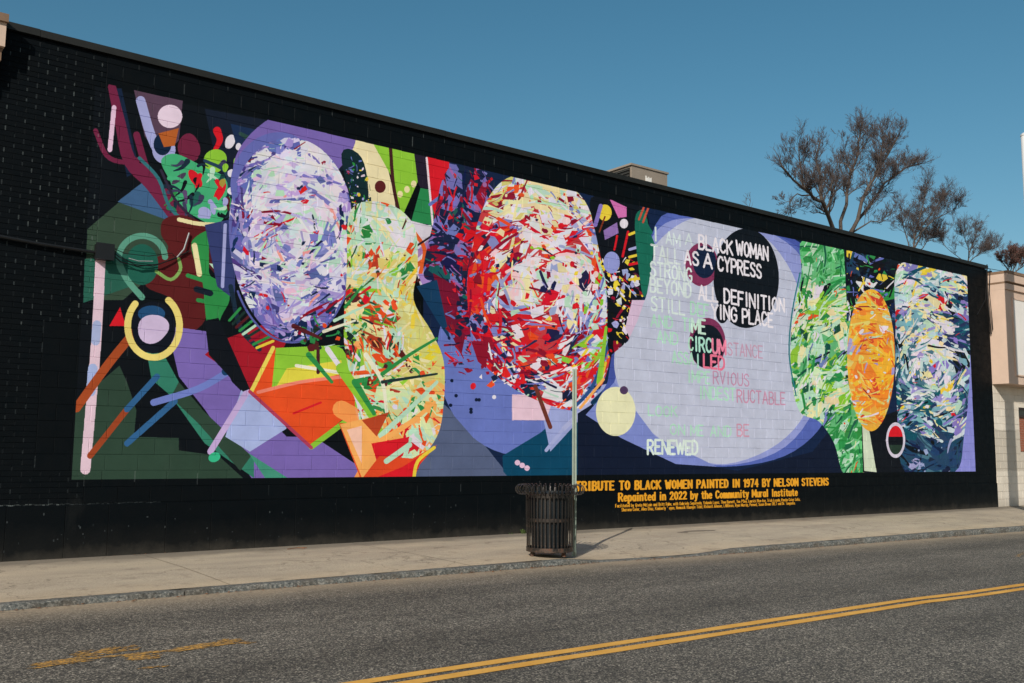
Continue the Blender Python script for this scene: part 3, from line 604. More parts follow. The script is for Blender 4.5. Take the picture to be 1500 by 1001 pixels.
# ------- lettering : a single-stroke hand alphabet on a 4 x 6 grid
GL = {
 'A': [(0,0, 2,6, 4,0), (.7,2, 3.3,2)], 'B': [(0,0, 0,6, 2.4,6, 3.4,5.2, 3.2,3.9, 2.2,3.2, 0,3.2), (2.2,3.2, 3.6,2.5, 3.7,1, 2.6,0, 0,0)], 'C': [(3.8,4.8, 3,5.8, 1.6,6, .4,5, 0,3, .4,1, 1.6,0, 3,.2, 3.8,1.2)],
 'D': [(0,0, 0,6, 2,6, 3.6,4.8, 3.9,3, 3.6,1.2, 2,0, 0,0)], 'E': [(3.6,6, 0,6, 0,0, 3.6,0), (0,3.1, 2.9,3.1)], 'F': [(3.6,6, 0,6, 0,0), (0,3.1, 2.8,3.1)], 'G': [(3.8,4.8, 3,5.8, 1.6,6, .4,5, 0,3, .4,1, 1.6,0, 3,.1, 3.9,1.2, 3.9,2.8, 2.3,2.8)],
 'H': [(0,0, 0,6), (4,0, 4,6), (0,3, 4,3)], 'I': [(1,0, 1,6)], 'J': [(3,6, 3,1.3, 2.3,.2, 1,.1, 0,1.2)], 'K': [(0,0, 0,6), (3.8,6, 0,2.6), (1.3,3.5, 4,0)], 'L': [(0,6, 0,0, 3.5,0)], 'M': [(0,0, 0,6, 2.4,1.5, 4.8,6, 4.8,0)], 'N': [(0,0, 0,6, 4,0, 4,6)],
 'O': [(2,6, .5,5.1, 0,3, .5,.9, 2,0, 3.5,.9, 4,3, 3.5,5.1, 2,6)], 'P': [(0,0, 0,6, 2.5,6, 3.7,5.2, 3.7,3.7, 2.5,2.8, 0,2.8)], 'Q': [(2,6, .5,5.1, 0,3, .5,.9, 2,0, 3.5,.9, 4,3, 3.5,5.1, 2,6), (2.4,1.6, 4.1,-.4)], 'R': [(0,0, 0,6, 2.5,6, 3.6,5.2, 3.6,4, 2.5,3, 0,3), (1.8,3, 3.9,0)],
 'S': [(3.6,5, 2.8,5.9, 1.2,5.9, .3,5, .5,3.8, 2,3.1, 3.4,2.3, 3.7,1.1, 2.8,.1, 1,.1, .1,1.1)], 'T': [(0,6, 4,6), (2,6, 2,0)], 'U': [(0,6, 0,1.5, .9,.1, 2.9,.1, 3.8,1.5, 3.8,6)], 'V': [(0,6, 2,0, 4,6)], 'W': [(0,6, 1.3,0, 2.7,4.6, 4.1,0, 5.4,6)], 'X': [(0,0, 4,6), (0,6, 4,0)], 'Y': [(0,6, 2,3, 4,6), (2,3, 2,0)], 'Z': [(0,6, 3.8,6, 0,0, 3.8,0)],
 'a': [(3,3.2, 2.2,4, 1,4, .2,3, .1,1.2, .8,.1, 2,.1, 3,1), (3,4, 3,0)], 'b': [(0,6, 0,0), (0,1, 1,0, 2.4,.2, 3.1,1.4, 3,3, 2.1,4, 1,3.9, 0,3)], 'c': [(2.9,3.3, 2.1,4, 1,3.9, .1,2.8, .1,1.2, 1,.1, 2.2,.1, 3,.9)], 'd': [(3,6, 3,0), (3,1, 2,0, .8,.1, .1,1.4, .2,3, 1,4, 2.2,3.8, 3,3)],
 'e': [(.2,2.1, 3,2.1, 2.8,3.4, 1.8,4, .7,3.6, .1,2.2, .4,.7, 1.5,0, 2.9,.6)], 'f': [(2.6,5.7, 1.8,6, 1.1,5.2, 1.1,0), (0,3.9, 2.2,3.9)], 'g': [(3,4, 3,-.8, 2.2,-1.8, .6,-1.6), (3,3, 2,4, .8,3.7, .1,2.6, .3,1, 1.2,.2, 2.3,.4, 3,1.3)], 'h': [(0,0, 0,6), (0,2.8, 1,3.9, 2.2,4, 2.9,3, 2.9,0)], 'i': [(.8,0, .8,4), (.8,5.5, .8,5.9)], 'k': [(0,0, 0,6), (2.8,4, 0,1.8), (1,2.4, 3,0)], 'l': [(.8,0, .8,6)],
 'm': [(0,0, 0,4), (0,2.8, .9,3.9, 1.9,3.7, 2.3,2.8, 2.3,0), (2.3,2.8, 3.2,3.9, 4.2,3.7, 4.6,2.8, 4.6,0)], 'n': [(0,0, 0,4), (0,2.8, 1,3.9, 2.2,4, 2.9,3, 2.9,0)], 'o': [(1.5,4, .4,3.4, 0,2, .4,.6, 1.5,0, 2.6,.6, 3,2, 2.6,3.4, 1.5,4)], 'p': [(0,4, 0,-2), (0,1, 1,0, 2.4,.2, 3.1,1.4, 3,3, 2.1,4, 1,3.9, 0,3)],
 'q': [(3,4, 3,-2), (3,1, 2,0, .8,.1, .1,1.4, .2,3, 1,4, 2.2,3.8, 3,3)], 'r': [(0,0, 0,4), (0,2.6, 1,3.8, 2.2,3.9)], 's': [(2.6,3.4, 1.8,4, .8,3.9, .3,3.1, 1.2,2.2, 2.4,1.6, 2.6,.7, 1.7,0, .6,.1, .1,.8)], 't': [(1.1,5.4, 1.1,.8, 1.8,0, 2.6,.3), (0,4, 2.4,4)], 'u': [(0,4, 0,1, .8,0, 2,.1, 2.9,1), (2.9,4, 2.9,0)], 'v': [(0,4, 1.5,0, 3,4)], 'w': [(0,4, 1,0, 2.2,3.4, 3.4,0, 4.4,4)], 'x': [(0,0, 3,4), (0,4, 3,0)], 'y': [(0,4, 1.5,.2), (3,4, 1.2,-1.4, .2,-1.7)], 'z': [(0,4, 2.8,4, 0,0, 2.8,0)],
 '0': [(1.8,6, .4,5, 0,3, .4,1, 1.8,0, 3.2,1, 3.6,3, 3.2,5, 1.8,6)], '1': [(.2,4.8, 1.6,6, 1.6,0)], '2': [(.2,4.6, .8,5.8, 2.2,6, 3.3,5, 3,3.6, 0,.2, 3.5,.2)], '4': [(2.6,0, 2.6,6, 0,1.9, 3.7,1.9)], '7': [(0,6, 3.6,6, 1.2,0)], '9': [(.5,.3, 1.8,.1, 3.1,1.4, 3.4,4, 2.8,5.6, 1.6,6, .4,5.3, .1,4, .8,2.9, 2.2,2.8, 3.3,3.6)],
 '.': [(.4,0, .4,.3)], ',': [(.6,.3, .3,-.9)], "'": [(.4,5.9, .3,4.6)], '*': [(.2,4.6, 1.8,5.6), (.2,5.6, 1.8,4.6)], '-': [(0,2.2, 1.8,2.2)],
}
def gw(c):
    if c == ' ': return 2.2
    return max(max(s[0::2]) for s in GL[c]) + (1 if c == 'I' else .8 if c in 'il' else 0)
def cstroke(P0, wx, col, colf=None):
    """thick polyline in canvas pixels, round joints"""
    for (ax, ay), (bx, by) in zip(P0, P0[1:]):
        d = math.hypot(bx - ax, by - ay) or 1e-6; nx, ny = -(by - ay) / d, (bx - ax) / d
        hx, hy = nx * wx[0] / 2, ny * wx[1] / 2
        fillc([(ax + hx, ay + hy), (bx + hx, by + hy), (bx - hx, by - hy), (ax - hx, ay - hy)], col)
    for (ax, ay) in P0:
        fillc([(ax + wx[0] / 2 * math.cos(t), ay + wx[1] / 2 * math.sin(t)) for t in np.linspace(0, 2 * math.pi, 9)[:-1]], col)
def text(s, x0, z0, h, x1, col, pen=.13, serif=0, gap=1.35, jit=0, seed=0, colf=None):
    """x0,z0 lower left on the wall (m), cap height h, stretched to end at x1"""
    rr = random.Random(seed); tot = sum(gw(c) + gap for c in s) - gap; k = (x1 - x0) / tot; kz = h / 6; x = x0
    for c in s:
        if c != ' ':
            jz = rr.uniform(-jit, jit) * h; cc = colf(x, z0) if colf else col
            for st in GL[c]:
                Q = [((x + a * k - WX0) * RES, (z0 + jz + b * kz) * RES) for a, b in zip(st[0::2], st[1::2])]
                if c == 'I': Q = [(q[0] + .5 * k * RES * 0, q[1]) for q in Q]
                cstroke(Q, (pen * h * RES * 1.15, pen * h * RES * (.62 if serif else 1)), cc)
                if serif:
                    n = len(st) // 2
                    for e, f in ((0, 1), (n - 1, n - 2)):
                        ex, ey = st[2 * e], st[2 * e + 1]; fx, fy = st[2 * f], st[2 * f + 1]
                        if abs(ey - fy) > abs(ex - fx) * .8 and (abs(ey) < .05 or abs(ey - 6) < .05 or abs(ey - 4) < .05 or abs(ey + 2) < .05) and c not in "COGQSceost,.'" :
                            cx_, cy_ = (x + ex * k - WX0) * RES, (z0 + ey * kz) * RES; w_ = serif * k * RES; t_ = pen * h * RES * .32
                            yy = cy_ + (t_ * .4 if ey < 3 else -t_ * .4)
                            fillc([(cx_ - w_, yy - t_), (cx_ + w_, yy - t_), (cx_ + w_, yy + t_), (cx_ - w_, yy + t_)], cc)
        x += (gw(c) + gap) * k
CLIP = None
gold = (222, 156, 40)
def cap(s, u0, v0, u1, v1, hpx, **k):
    x0, z0 = W(u0, v0); x1, z1 = W(u1, v1); h = W(u0, v0 - hpx)[1] - z0; z0 = (z0 + z1) / 2
    text(s, x0, z0, h, x1, gold, **k)
cap('TRIBUTE TO BLACK WOMEN PAINTED IN 1974 BY NELSON STEVENS', 844, 719, 1213, 710.5, 12.5, pen=.33, serif=1.25, gap=2.2)
cap('Repainted in 2022 by the Community Mural Institute', 906, 734, 1167, 726.5, 11.5, pen=.31, serif=1.1, gap=1.9)
cap('Facilitated by Greta McLain and Britt Ruhe, with Gabriela Sepulveda, Yolanda Lopez, Thoa Barnett, Yao P\'Boy, Laurick Blue-Ase, Trish Lozada, Pancho Colon Solis,', 901, 743.5, 1171, 733.5, 4.6, pen=.24, serif=.6, gap=1.5)
cap('Sharona Color, Alex Diaz, Kimberly * ayos, Nomusik Khangin Tidal, Richard Johnson, LABGrass, Ryan Murray, Permed, Susan Brown DELT and Dr. Tangsalla.', 910, 749, 1164, 739, 4.6, pen=.24, serif=.6, gap=1.5)
CLIP = FIELD
paleM, mintC, whiteC, pinkC = (206, 222, 218), (168, 214, 192), (226, 222, 232), (192, 132, 160)
def dark_at(x, z):
    i, j = int((z + .05) * RES), int((x + .05 - WX0) * RES); return CAN[i, j].mean() < 110
def word(s, u0, v0, u1, hpx, col, pen=.15):
    """u0,v0 = lower left in the photo"""
    x0, z0 = W(u0, v0); x1 = W(u1, v0 + (u1 - u0) * .14)[0]; h = W(u0, v0 - hpx)[1] - z0
    text(s, x0, z0, h, x1, col, pen=pen, jit=.03, seed=hash(s) % 97 if False else len(s) * 7 + int(u0))
word('I', 958, 352, 963, 19, paleM, .17); word('AM', 976, 357, 996, 17, (204, 218, 222)); word('A', 1004, 358, 1014, 16, (204, 218, 222)); word('BLACK', 1024, 364, 1073, 20, whiteC, .17); word('WOMAN', 1079, 373, 1125, 20, whiteC, .17)
word('TALL', 954, 380, 996, 21, (208, 220, 222)); word('AS', 1003, 386, 1023, 19, whiteC, .18); word('A', 1031, 391, 1043, 20, whiteC, .18); word('CYPRESS', 1052, 396, 1115, 20, whiteC, .17)
word('STRONG', 953, 404, 1013, 21, (208, 222, 222)); word('BEYOND', 953, 427, 1012, 20, (208, 222, 222), .16); word('ALL', 1024, 439, 1051, 20, whiteC, .17); word('DEFINITION', 1061, 444, 1149, 20, whiteC, .17)
word('STILL', 954, 455, 1003, 20, (206, 222, 220)); word('DEF', 1012, 461, 1038, 18, mintC); word('YING', 1043, 466, 1079, 20, whiteC, .17); word('PLACE', 1088, 473, 1132, 20, whiteC, .17)
word('AND', 954, 478, 985, 17, mintC); word('TI', 1000, 484, 1012, 18, mintC); word('ME', 1014, 487, 1033, 20, (190, 222, 206), .17)
word('AND', 963, 502, 993, 17, mintC); word('C', 1009, 513, 1015, 19, mintC); word('IRC', 1018, 514, 1042, 20, (170, 222, 206), .17); word('UM', 1044, 517, 1063, 20, (226, 130, 160), .19); word('STANCE', 1066, 520, 1117, 18, (190, 150, 176), .11)
word('ASSA', 985, 532, 1016, 17, mintC); word('I', 1020, 538, 1025, 19, (170, 222, 206), .17); word('LED', 1031, 539, 1061, 19, (226, 116, 146), .19)
word('IMPE', 1008, 560, 1040, 17, mintC); word('RVIOUS', 1045, 562, 1097, 18, (186, 140, 170), .12)
word('INDEST', 1025, 584, 1077, 18, mintC); word('RUCTABLE', 1080, 589, 1150, 18, (190, 140, 168), .13)
word('LOOK', 950, 609, 992, 15, mintC); word('ON', 982, 637, 1003, 15, mintC); word('ME', 1012, 638, 1030, 15, mintC); word('AND', 1041, 639, 1071, 15, mintC); word('BE', 1080, 639, 1097, 17, (196, 144, 168), .13)
word('RENEWED', 949, 665, 1022, 20, (210, 226, 220), .19)
CLIP = None

# ------------------------------------------------------------------ layout of blocks / bricks on the painted wall
CH, BWD = .2032, .4064; Z_BASE = .656 - CH * 0
def brick_zone(x, z):                      # left end is laid in brick, toothed into the blocks
    if z < 1.0: return x < 3.24
    if z < 2.86: return x < 2.66
    return x < 3.20 + (.0 if int(z / CH) % 2 else .06)
blocks, bricks = [], []
row = 0; z = Z_BASE
while z < 6.40:
    h = min(CH, 6.46 - z)
    bx = 3.24 if z < 1.0 else 2.66 if z < 2.86 else 3.22
    x = bx; first = True
    off = BWD * (.5 if row % 2 else 1)
    while x < WX1 - .02:
        w = off if first else BWD; first = False
        if x + w > WX1: w = WX1 - x
        blocks.append((x, z, w, h)); x += w
    # three brick courses beside each block course
    for b in range(3):
        zb = z + b * CH / 3; hb = CH / 3
        if zb + hb > 6.47: break
        x = WX0; first = True
        while x < bx - .02:
            w = .1075 if (first and (row * 3 + b) % 2) else .215; first = False
            w = min(w, bx - x)
            if bx - x - w < .04: w = bx - x
            bricks.append((x, zb, w, hb)); x += w
    z += CH; row += 1
# unpainted flecks in the upright joints (bare mortar)
rf = random.Random(5)
def fleck(x, z, h, w, a):
    j0 = int((x - WX0 - w / 2) * RES); j1 = max(j0 + 1, int((x - WX0 + w / 2) * RES)); i0, i1 = int(z * RES), int((z + h) * RES)
    if j0 < 0 or j1 >= PW: return
    sl = CAN[i0:i1, j0:j1]; nn = np.clip(.7 + .5 * np.random.RandomState(int(x * 991 + z * 77) % 9999).rand(sl.shape[0], 1, 1), 0, 1)
    CAN[i0:i1, j0:j1] = sl * (1 - a * nn) + np.array((132, 140, 138)) * a * nn
for (x, z, w, h) in blocks:
    infield = MX0 < x < MX1 and MZ0 < z < 6.0
    p = .30 if infield else (.8 if z > 5.8 and x < 14 else .45 if z > 5.8 else .22)
    if rf.random() < p:
        a = rf.uniform(.12, .35) if infield else rf.uniform(.12, .6) * (1 if x < 16 else .5)
        fleck(x, z + h * rf.uniform(.05, .3), h * rf.uniform(.5, .8), .010, a)
for (x, z, w, h) in bricks:
    if x > WX0 and rf.random() < .82: fleck(x, z + .004, h * rf.uniform(.55, .9), .012, rf.uniform(.15, .75) * (1 if z > 2.8 else .5))
for k in range(260):                        # chips and scuffs low on the wall
    x, z = rf.uniform(WX0, WX1), abs(rf.gauss(0, .35)) + .05
    if z < .9: fleck(x, z, rf.uniform(.006, .03), rf.uniform(.008, .02), rf.uniform(.1, .5) * (1 if x < 9 else .6))
x = WX0
while x < 4.2:                              # ragged light edge on top of the old base
    fleck(x, .650 + rf.uniform(-.006, .006), .014, .03, rf.uniform(.1, .7) * (1 if x < 3.0 else .5)); x += .022
img = bpy.data.images.new('wall_paint', PW, PH, alpha=False); img.colorspace_settings.name = 'sRGB'
buf = np.ones((PH, PW, 4), np.float32); buf[..., :3] = np.clip(CAN / 255.0, 0, 1)
img.pixels.foreach_set(buf.ravel()); img.update(); img.pack(); del buf

wall = tag(empty('painted_building', (WX0, D, 0)), 'long flat-roofed black building whose street wall carries a bright painted mural', 'building')
def paint_mat():
    t = NT('painted_masonry', .6, 0, .10); t.tc.object = wall
    sx = t.n('ShaderNodeSeparateXYZ'); t.l(t.tc.outputs['Object'], sx.inputs[0])
    cb = t.n('ShaderNodeCombineXYZ'); t.l(t.math('DIVIDE', sx.outputs['X'], WX1 - WX0), cb.inputs[0]); t.l(t.math('DIVIDE', sx.outputs['Z'], WZ), cb.inputs[1])
    im = t.n('ShaderNodeTexImage', image=img, extension='EXTEND'); t.l(cb.outputs[0], im.inputs[0])
    base = t.mix(1.0, im.outputs[0], t.ramp(t.noise(2.2, 6, .65), [(.3, .86), (.7, 1.08)]), 'MULTIPLY')
    base = t.mix(t.ramp(t.noise(1.4, 7, .7, stretch=(1, 1, .35)), [(.62, 0.0), (.82, .05)]), base, rgb(120, 120, 116))
    # splash dirt rising from the pavement
    low = t.math('ADD', sx.outputs['Z'], t.math('MULTIPLY', t.noise(3.5, 6, .7), .35))
    base = t.mix(t.ramp(low, [(.14, .26), (.32, .04), (.6, 0.0)]), base, rgb(104, 98, 88))
    t.col(base); t.bump(t.noise(55, 6, .7), .55, .005)
    t.l(t.ramp(t.noise(5, 4), [(.3, .5), (.7, .75)]), t.b.inputs['Roughness'])
    return t.m
PAINT = paint_mat()
J = .005
# mortar bed behind every joint + body of the building
m = MB(); m.box(0, WX1 - WX0, .005, .25, 0, 6.44); m.build('mortar', PAINT, wall)
m = MB(); m.box(0.01, WX1 - WX0 - .01, .26, 22, -.4, 6.30); m.build('building_body', simple('roofing', rgb(60, 60, 60), .9), wall)
protos = {}
def proto(w, h):
    k = (round(w, 3), round(h, 3))
    if k not in protos: protos[k] = chamfer_block(w - J, .06, h - J, .0025, 'block', PAINT)
    return protos[k]
def put(items, name, nmax):
    items = sorted(items, key=lambda b: b[0] + .12 * abs(b[1] - 3)); rr = random.Random(9); bulk = MB()
    for i, (x, z, w, h) in enumerate(items):
        me, v, f = proto(w, h); dy = rr.uniform(-.0014, .0014); rx, rz_ = rr.gauss(0, .0035), rr.gauss(0, .003)
        px, py, pz = x - WX0 + J / 2, dy, z + J / 2
        if i < nmax: link(name, me, wall, (px, py, pz), (rx, 0, rz_))
        else:
            b0 = len(bulk.v)
            for (a, b, c) in v: bulk.v.append((px + a, py + b + a * rz_ - c * rx, pz + c))
            bulk.f += [tuple(b0 + q for q in ff) for ff in f]
    if bulk.v: bulk.build(name + 'work', PAINT, wall)['kind'] = 'stuff'
put(blocks, 'block', 300); put(bricks, 'brick', 290)
# rendered base in panels
edges = [0, .40, 1.06, 1.57, 2.29, 2.89, 3.52]
while edges[-1] < WX1 - WX0 - .7: edges.append(edges[-1] + rf.uniform(.58, .68))
edges.append(WX1 - WX0)
for a, b in zip(edges, edges[1:]):
    me, v, f = chamfer_block(b - a - .004, .05, .64 + .4, .003, 'base_panel', PAINT); link('base_panel', me, wall, (a + .003, -.012 + rf.uniform(-.002, .002), -.4))
# roof edge flashing, in lengths
FLASH = simple('dark_flashing', rgb(26, 27, 24), .6, .1, .3, 3, .1)
x = 0.0; L0 = .42
while x < WX1 - WX0 - .01:
    L = L0 if x == 0 else 3.05; L = min(L, WX1 - WX0 - x); m = MB(); dz = rf.uniform(-.009, .009)
    m.box(x + .002, x + L - .002, -.035, .30, 6.475 + dz, 6.56 + dz); m.box(x + .002, x + L - .002, -.045, -.0355, 6.465 + dz, 6.49 + dz)
    m.build('flashing', FLASH, wall); x += L
# cable tray, junction box and drooping wires on the left of the mural
BLK = simple('black_rubber', rgb(16, 18, 20), .5); GREYW = simple('grey_wire', rgb(150, 156, 158), .5)
def wp3(u, v, off=.03): x, z = W(u, v); return Vector((x - WX0, -off, z))
m = MB(); m.tube([wp3(-10, 346, .05), wp3(60, 359, .05), wp3(138, 371, .05)], .022, 8); 
o = m.build('conduit', BLK, wall); 
m = MB(); bx, bz = W(137, 378); m.box(bx - WX0, bx - WX0 + .2, -.14, -.01, bz - .02, bz + .17); m.box(bx - WX0 - .012, bx - WX0 + .212, -.152, -.141, bz - .03, bz + .18); m.build('junction_box', BLK, wall)
m = MB(); m.tube([wp3(157, 369, .06), wp3(175, 385, .06), wp3(200, 391, .05), wp3(232, 388, .05), wp3(257, 378, .03), wp3(277, 368, .02)], .008, 6)
m.tube([wp3(157, 366, .08), wp3(172, 378, .08), wp3(195, 389, .08), wp3(222, 391, .05), wp3(257, 379, .03)], .006, 5)
m.tube([wp3(157, 363, .09), wp3(180, 373, .09), wp3(214, 377, .09), wp3(250, 372, .05), wp3(257, 379, .03)], .005, 5); m.build('cable', BLK, wall)
m = MB(); m.tube([wp3(186, 380, .08), wp3(200, 384, .08), wp3(222, 384, .06)], .006, 5); m.build('pale_wire', GREYW, wall); m = MB(); m.tube([wp3(258, 378, .03), wp3(268, 366, .04), wp3(276, 342, .03)], .010, 5); m.build('pale_wire', GREYW, wall)
# wires at the far right end
m = MB(); m.tube([wp3(1443, 412, .04), wp3(1437, 440, .12), wp3(1429, 462, .04)], .008, 5); m.tube([wp3(1443, 388, .05), wp3(1444, 440, .05), wp3(1449, 490, .06)], .016, 5)
m.tube([wp3(1446, 395, .08), wp3(1444, 430, .10), wp3(1447, 470, .12), wp3(1449, 484, .1)], .011, 5); m.build('cable', BLK, wall)

# ------------------------------------------------------------------ rooftop unit
UNIT = simple('painted_steel', rgb(150, 138, 124), .5, .2, .12, 1.5, .05); DK = simple('vent_dark', rgb(36, 36, 34), .6)
ux0, ux1, uy0, uy1, uz0, uz1 = 16.80, 18.10, 17.0, 18.6, 6.3, 8.58
unit = tag(empty('rooftop_unit', (ux0, uy0, uz0)), 'beige metal air conditioning unit standing on the black roof', 'air conditioner')
m = MB(); m.box(.02, ux1 - ux0, 0, uy1 - uy0, 0, uz1 - uz0 - .05); m.build('housing', UNIT, unit)
m = MB(); m.box(-.03, ux1 - ux0 + .03, -.03, uy1 - uy0 + .03, uz1 - uz0 - .049, uz1 - uz0); m.build('lid', UNIT, unit)
m = MB(); m.box(-.002, .02, .06, uy1 - uy0 - .03, .1, uz1 - uz0 - .10); m.build('vent_panel', DK, unit)
lo = MB(); lo.box(-.03, -.003, .06, uy1 - uy0 - .03, 0, .02); lme = lo.mesh('louvre', simple('louvre_steel', rgb(74, 72, 66), .5, .3))
for k in range(26): link('louvre', lme, unit, (0, 0, .12 + k * .08), (0, .0, 0))
m = MB(); m.box(.50, .72, -.006, -.001, uz1 - uz0 - .47, uz1 - uz0 - .27); m.box(.50, .545, -.007, -.001, uz1 - uz0 - .27, uz1 - uz0 - .23); m.box(.60, .64, -.007, -.001, uz1 - uz0 - .27, uz1 - uz0 - .24); m.box(.69, .72, -.007, -.001, uz1 - uz0 - .27, uz1 - uz0 - .25)
m.build('sticker', simple('white_sticker', rgb(222, 220, 214), .5), unit)

# ------------------------------------------------------------------ building on the right
STUC = simple('pink_stucco', rgb(198, 174, 156), .85, 0, .08, 2.2, .25, 90); STUCC = simple('stucco_cap', rgb(122, 98, 78), .7, 0, .2, 3)
def cream_mat():
    t = NT('cream_block_paint', .75, 0, .3); sx = t.n('ShaderNodeSeparateXYZ'); t.tc.object = None
    geo = t.n('ShaderNodeNewGeometry'); t.l(geo.outputs['Position'], sx.inputs[0])
    base = t.ramp(t.noise(1.5, 6, .65, vec=geo.outputs['Position']), [(.3, rgb(196, 188, 174)), (.7, rgb(218, 210, 196))])
    lev = t.math('ADD', sx.outputs['Z'], t.math('MULTIPLY', t.noise(3, 4, .6, vec=geo.outputs['Position']), .16))
    base = t.mix(t.ramp(t.math('MULTIPLY', lev, .4), [(.408, 0.0), (.418, .55), (.86, .55), (.87, 0.0)], 'LINEAR'), base, rgb(160, 152, 138))
    base = t.mix(t.ramp(lev, [(.05, .5), (.4, 0.0)]), base, rgb(120, 108, 92))
    t.col(base); t.bump(t.noise(60, 5, vec=geo.outputs['Position']), .4, .004); return t.m
CRM = cream_mat(); WHT = simple('white_panel_paint', rgb(222, 218, 212), .6, 0, .04, 1.2, .05); RB = simple('red_brick', rgb(140, 84, 62), .85, 0, .25, 8)
RX0 = WX1 + .012; rb = tag(empty('shop_building', (RX0, D, 0)), 'cream block building with projecting pink stucco fascia beside the black one', 'building')
FY = -.445; FZ0, FZ1 = 3.30, 6.42; RL = 12.0
m = MB(); m.box(0, RL, FY, .30, FZ0, 5.86); m.build('fascia', STUC, rb)
for nm, d, a, b, mt in (('cornice_lower', .05, 5.862, 6.02, STUC), ('cornice_upper', .10, 6.075, 6.29, STUC), ('cornice_neck', .03, 6.021, 6.074, STUCC), ('cornice_cap', .12, 6.291, 6.37, STUCC)):
    m = MB(); m.box(-.0, RL, FY - d, .30, a, b); m.build(nm, mt, rb)
m = MB(); m.box(.40, 6.5, FY - .02, FY - .001, 3.56, 5.62); m.build('sign_panel', WHT, rb)
m = MB()
for (a, b, c, d) in ((.36, .399, 3.52, 5.66), (6.501, 6.54, 3.52, 5.66), (.40, 6.50, 3.52, 3.559), (.40, 6.50, 5.621, 5.66)): m.box(a, b, FY - .035, FY - .001, c, d)
m.build('panel_frame', STUC, rb)
m = MB(); m.box(0, 1.43, .01, .3, -.4, FZ0 - .001); m.box(1.43, 3.06, .01, .3, -.4, 1.48); m.box(1.43, 3.06, .01, .3, 2.72, FZ0 - .001); m.box(3.06, RL, .01, .3, -.4, FZ0 - .001); m.build('wall', CRM, rb)
cb_me = {}
zz, rw_ = 0.0, 0
while zz < FZ0 - .05:
    h = min(CH, FZ0 - zz); x = 0.0; first = True
    while x < RL - .05:
        w = BWD * (.5 if first and rw_ % 2 else 1); first = False; w = min(w, RL - x)
        if not (x + w > 1.44 and x < 3.04 and zz + h > 1.50 and zz < 2.70):
            k = (round(w, 3), round(h, 3))
            if k not in cb_me: cb_me[k] = chamfer_block(w - .006, .05, h - .006, .003, 'wall_block', CRM)[0]
            if x < 6: link('wall_block', cb_me[k], rb, (x + .003, rf.uniform(-.0015, .0015), zz + .003))
        x += w
    zz += CH; rw_ += 1
m = MB(); m.box(1.44, 3.05, .06, .12, 2.50, 2.71); m.build('window_pane', simple('dark_glass', rgb(20, 24, 28), .1, 0, .1), rb)
m = MB(); m.box(1.44, 3.05, .02, .06, 2.45, 2.50); m.box(1.44, 1.48, .02, .058, 2.501, 2.71); m.box(1.44, 3.05, .015, .058, 2.66, 2.70); m.build('window_frame', simple('dark_frame', rgb(48, 34, 30), .5), rb)
bme = chamfer_block(.205, .09, .058, .003, 'infill_brick', RB)[0]
m = MB(); m.box(1.44, 3.05, .07, .2, 1.49, 2.449); m.build('infill_mortar', simple('mortar_grey', rgb(150, 140, 126), .9), rb)
for r in range(14):
    for c in range(7):
        link('infill_brick', bme, rb, (1.445 + c * .213 + (.1 if r % 2 else 0), .062 + rf.uniform(-.002, .002), 1.495 + r * .0677))
m = MB(); m.box(-.0, RL, .31, 20, -.4, 6.25); m.build('building_body', STUC, rb)
m = MB(); m.box(.02, .06, -.1, .25, 6.38, 6.42); m.tube([(.0, .1, 6.56), (.1, .0, 6.5), (.5, -.2, 6.45)], .008, 5); m.build('roof_wire', BLK, rb)

# ------------------------------------------------------------------ building on the left (only its corner shows)
lb = tag(empty('corner_building', (WX0 - .02, D, 0)), 'stucco building corner with brown capped cornice left of the black wall', 'building')
m = MB(); m.box(-7, 0, -.03, 20, -.4, 5.62); m.build('wall', STUC, lb)
for nm, d, a, b, mt in (('cornice_lower', .10, 5.80, 6.00, STUC), ('cornice_fillet', .16, 6.001, 6.16, STUCC), ('cornice_upper', .26, 6.161, 6.46, STUC), ('cornice_cap', .33, 6.461, 6.56, STUCC)):
    m = MB(); m.box(-7, d * .22 - .03, -d * .62 - .05, 20, a, b); m.build(nm, mt, lb)
m = MB(); m.box(-7, -.02, -.06, 20, 5.621, 5.799); m.build('frieze', STUC, lb)

# ------------------------------------------------------------------ utility pole (just enters on the right)
up = tag(empty('utility_pole', (24.17, 10.67, -.02)), 'tall white painted steel pole at the right edge beside the pink fascia', 'pole')
PWH = simple('white_pole_paint', rgb(226, 224, 220), .4, .1, .05, 2, .05)
m = MB(); m.tube([(0, 0, .03), (0, 0, 5), (0, 0, 9.22)], [.165, .155, .145], 24); m.build('shaft', PWH, up, smooth=True)
m = MB(); m.tube([(0, 0, 9.221), (0, 0, 9.26), (0, 0, 9.30)], [.155, .155, .10], 24); m.build('cap', PWH, up)
m = MB(); m.tube([(0, 0, -.1), (0, 0, .03)], [.26, .26], 16); m.build('base_flange', PWH, up)
m = MB()
for k in range(3): m.tube([(-.10, -.105, 8.92 - k * .14), (-.02, -.15, 8.92 - k * .14), (.03, -.152, 8.90 - k * .14)], .01, 4)
m.build('tag_mark', BLK, up)

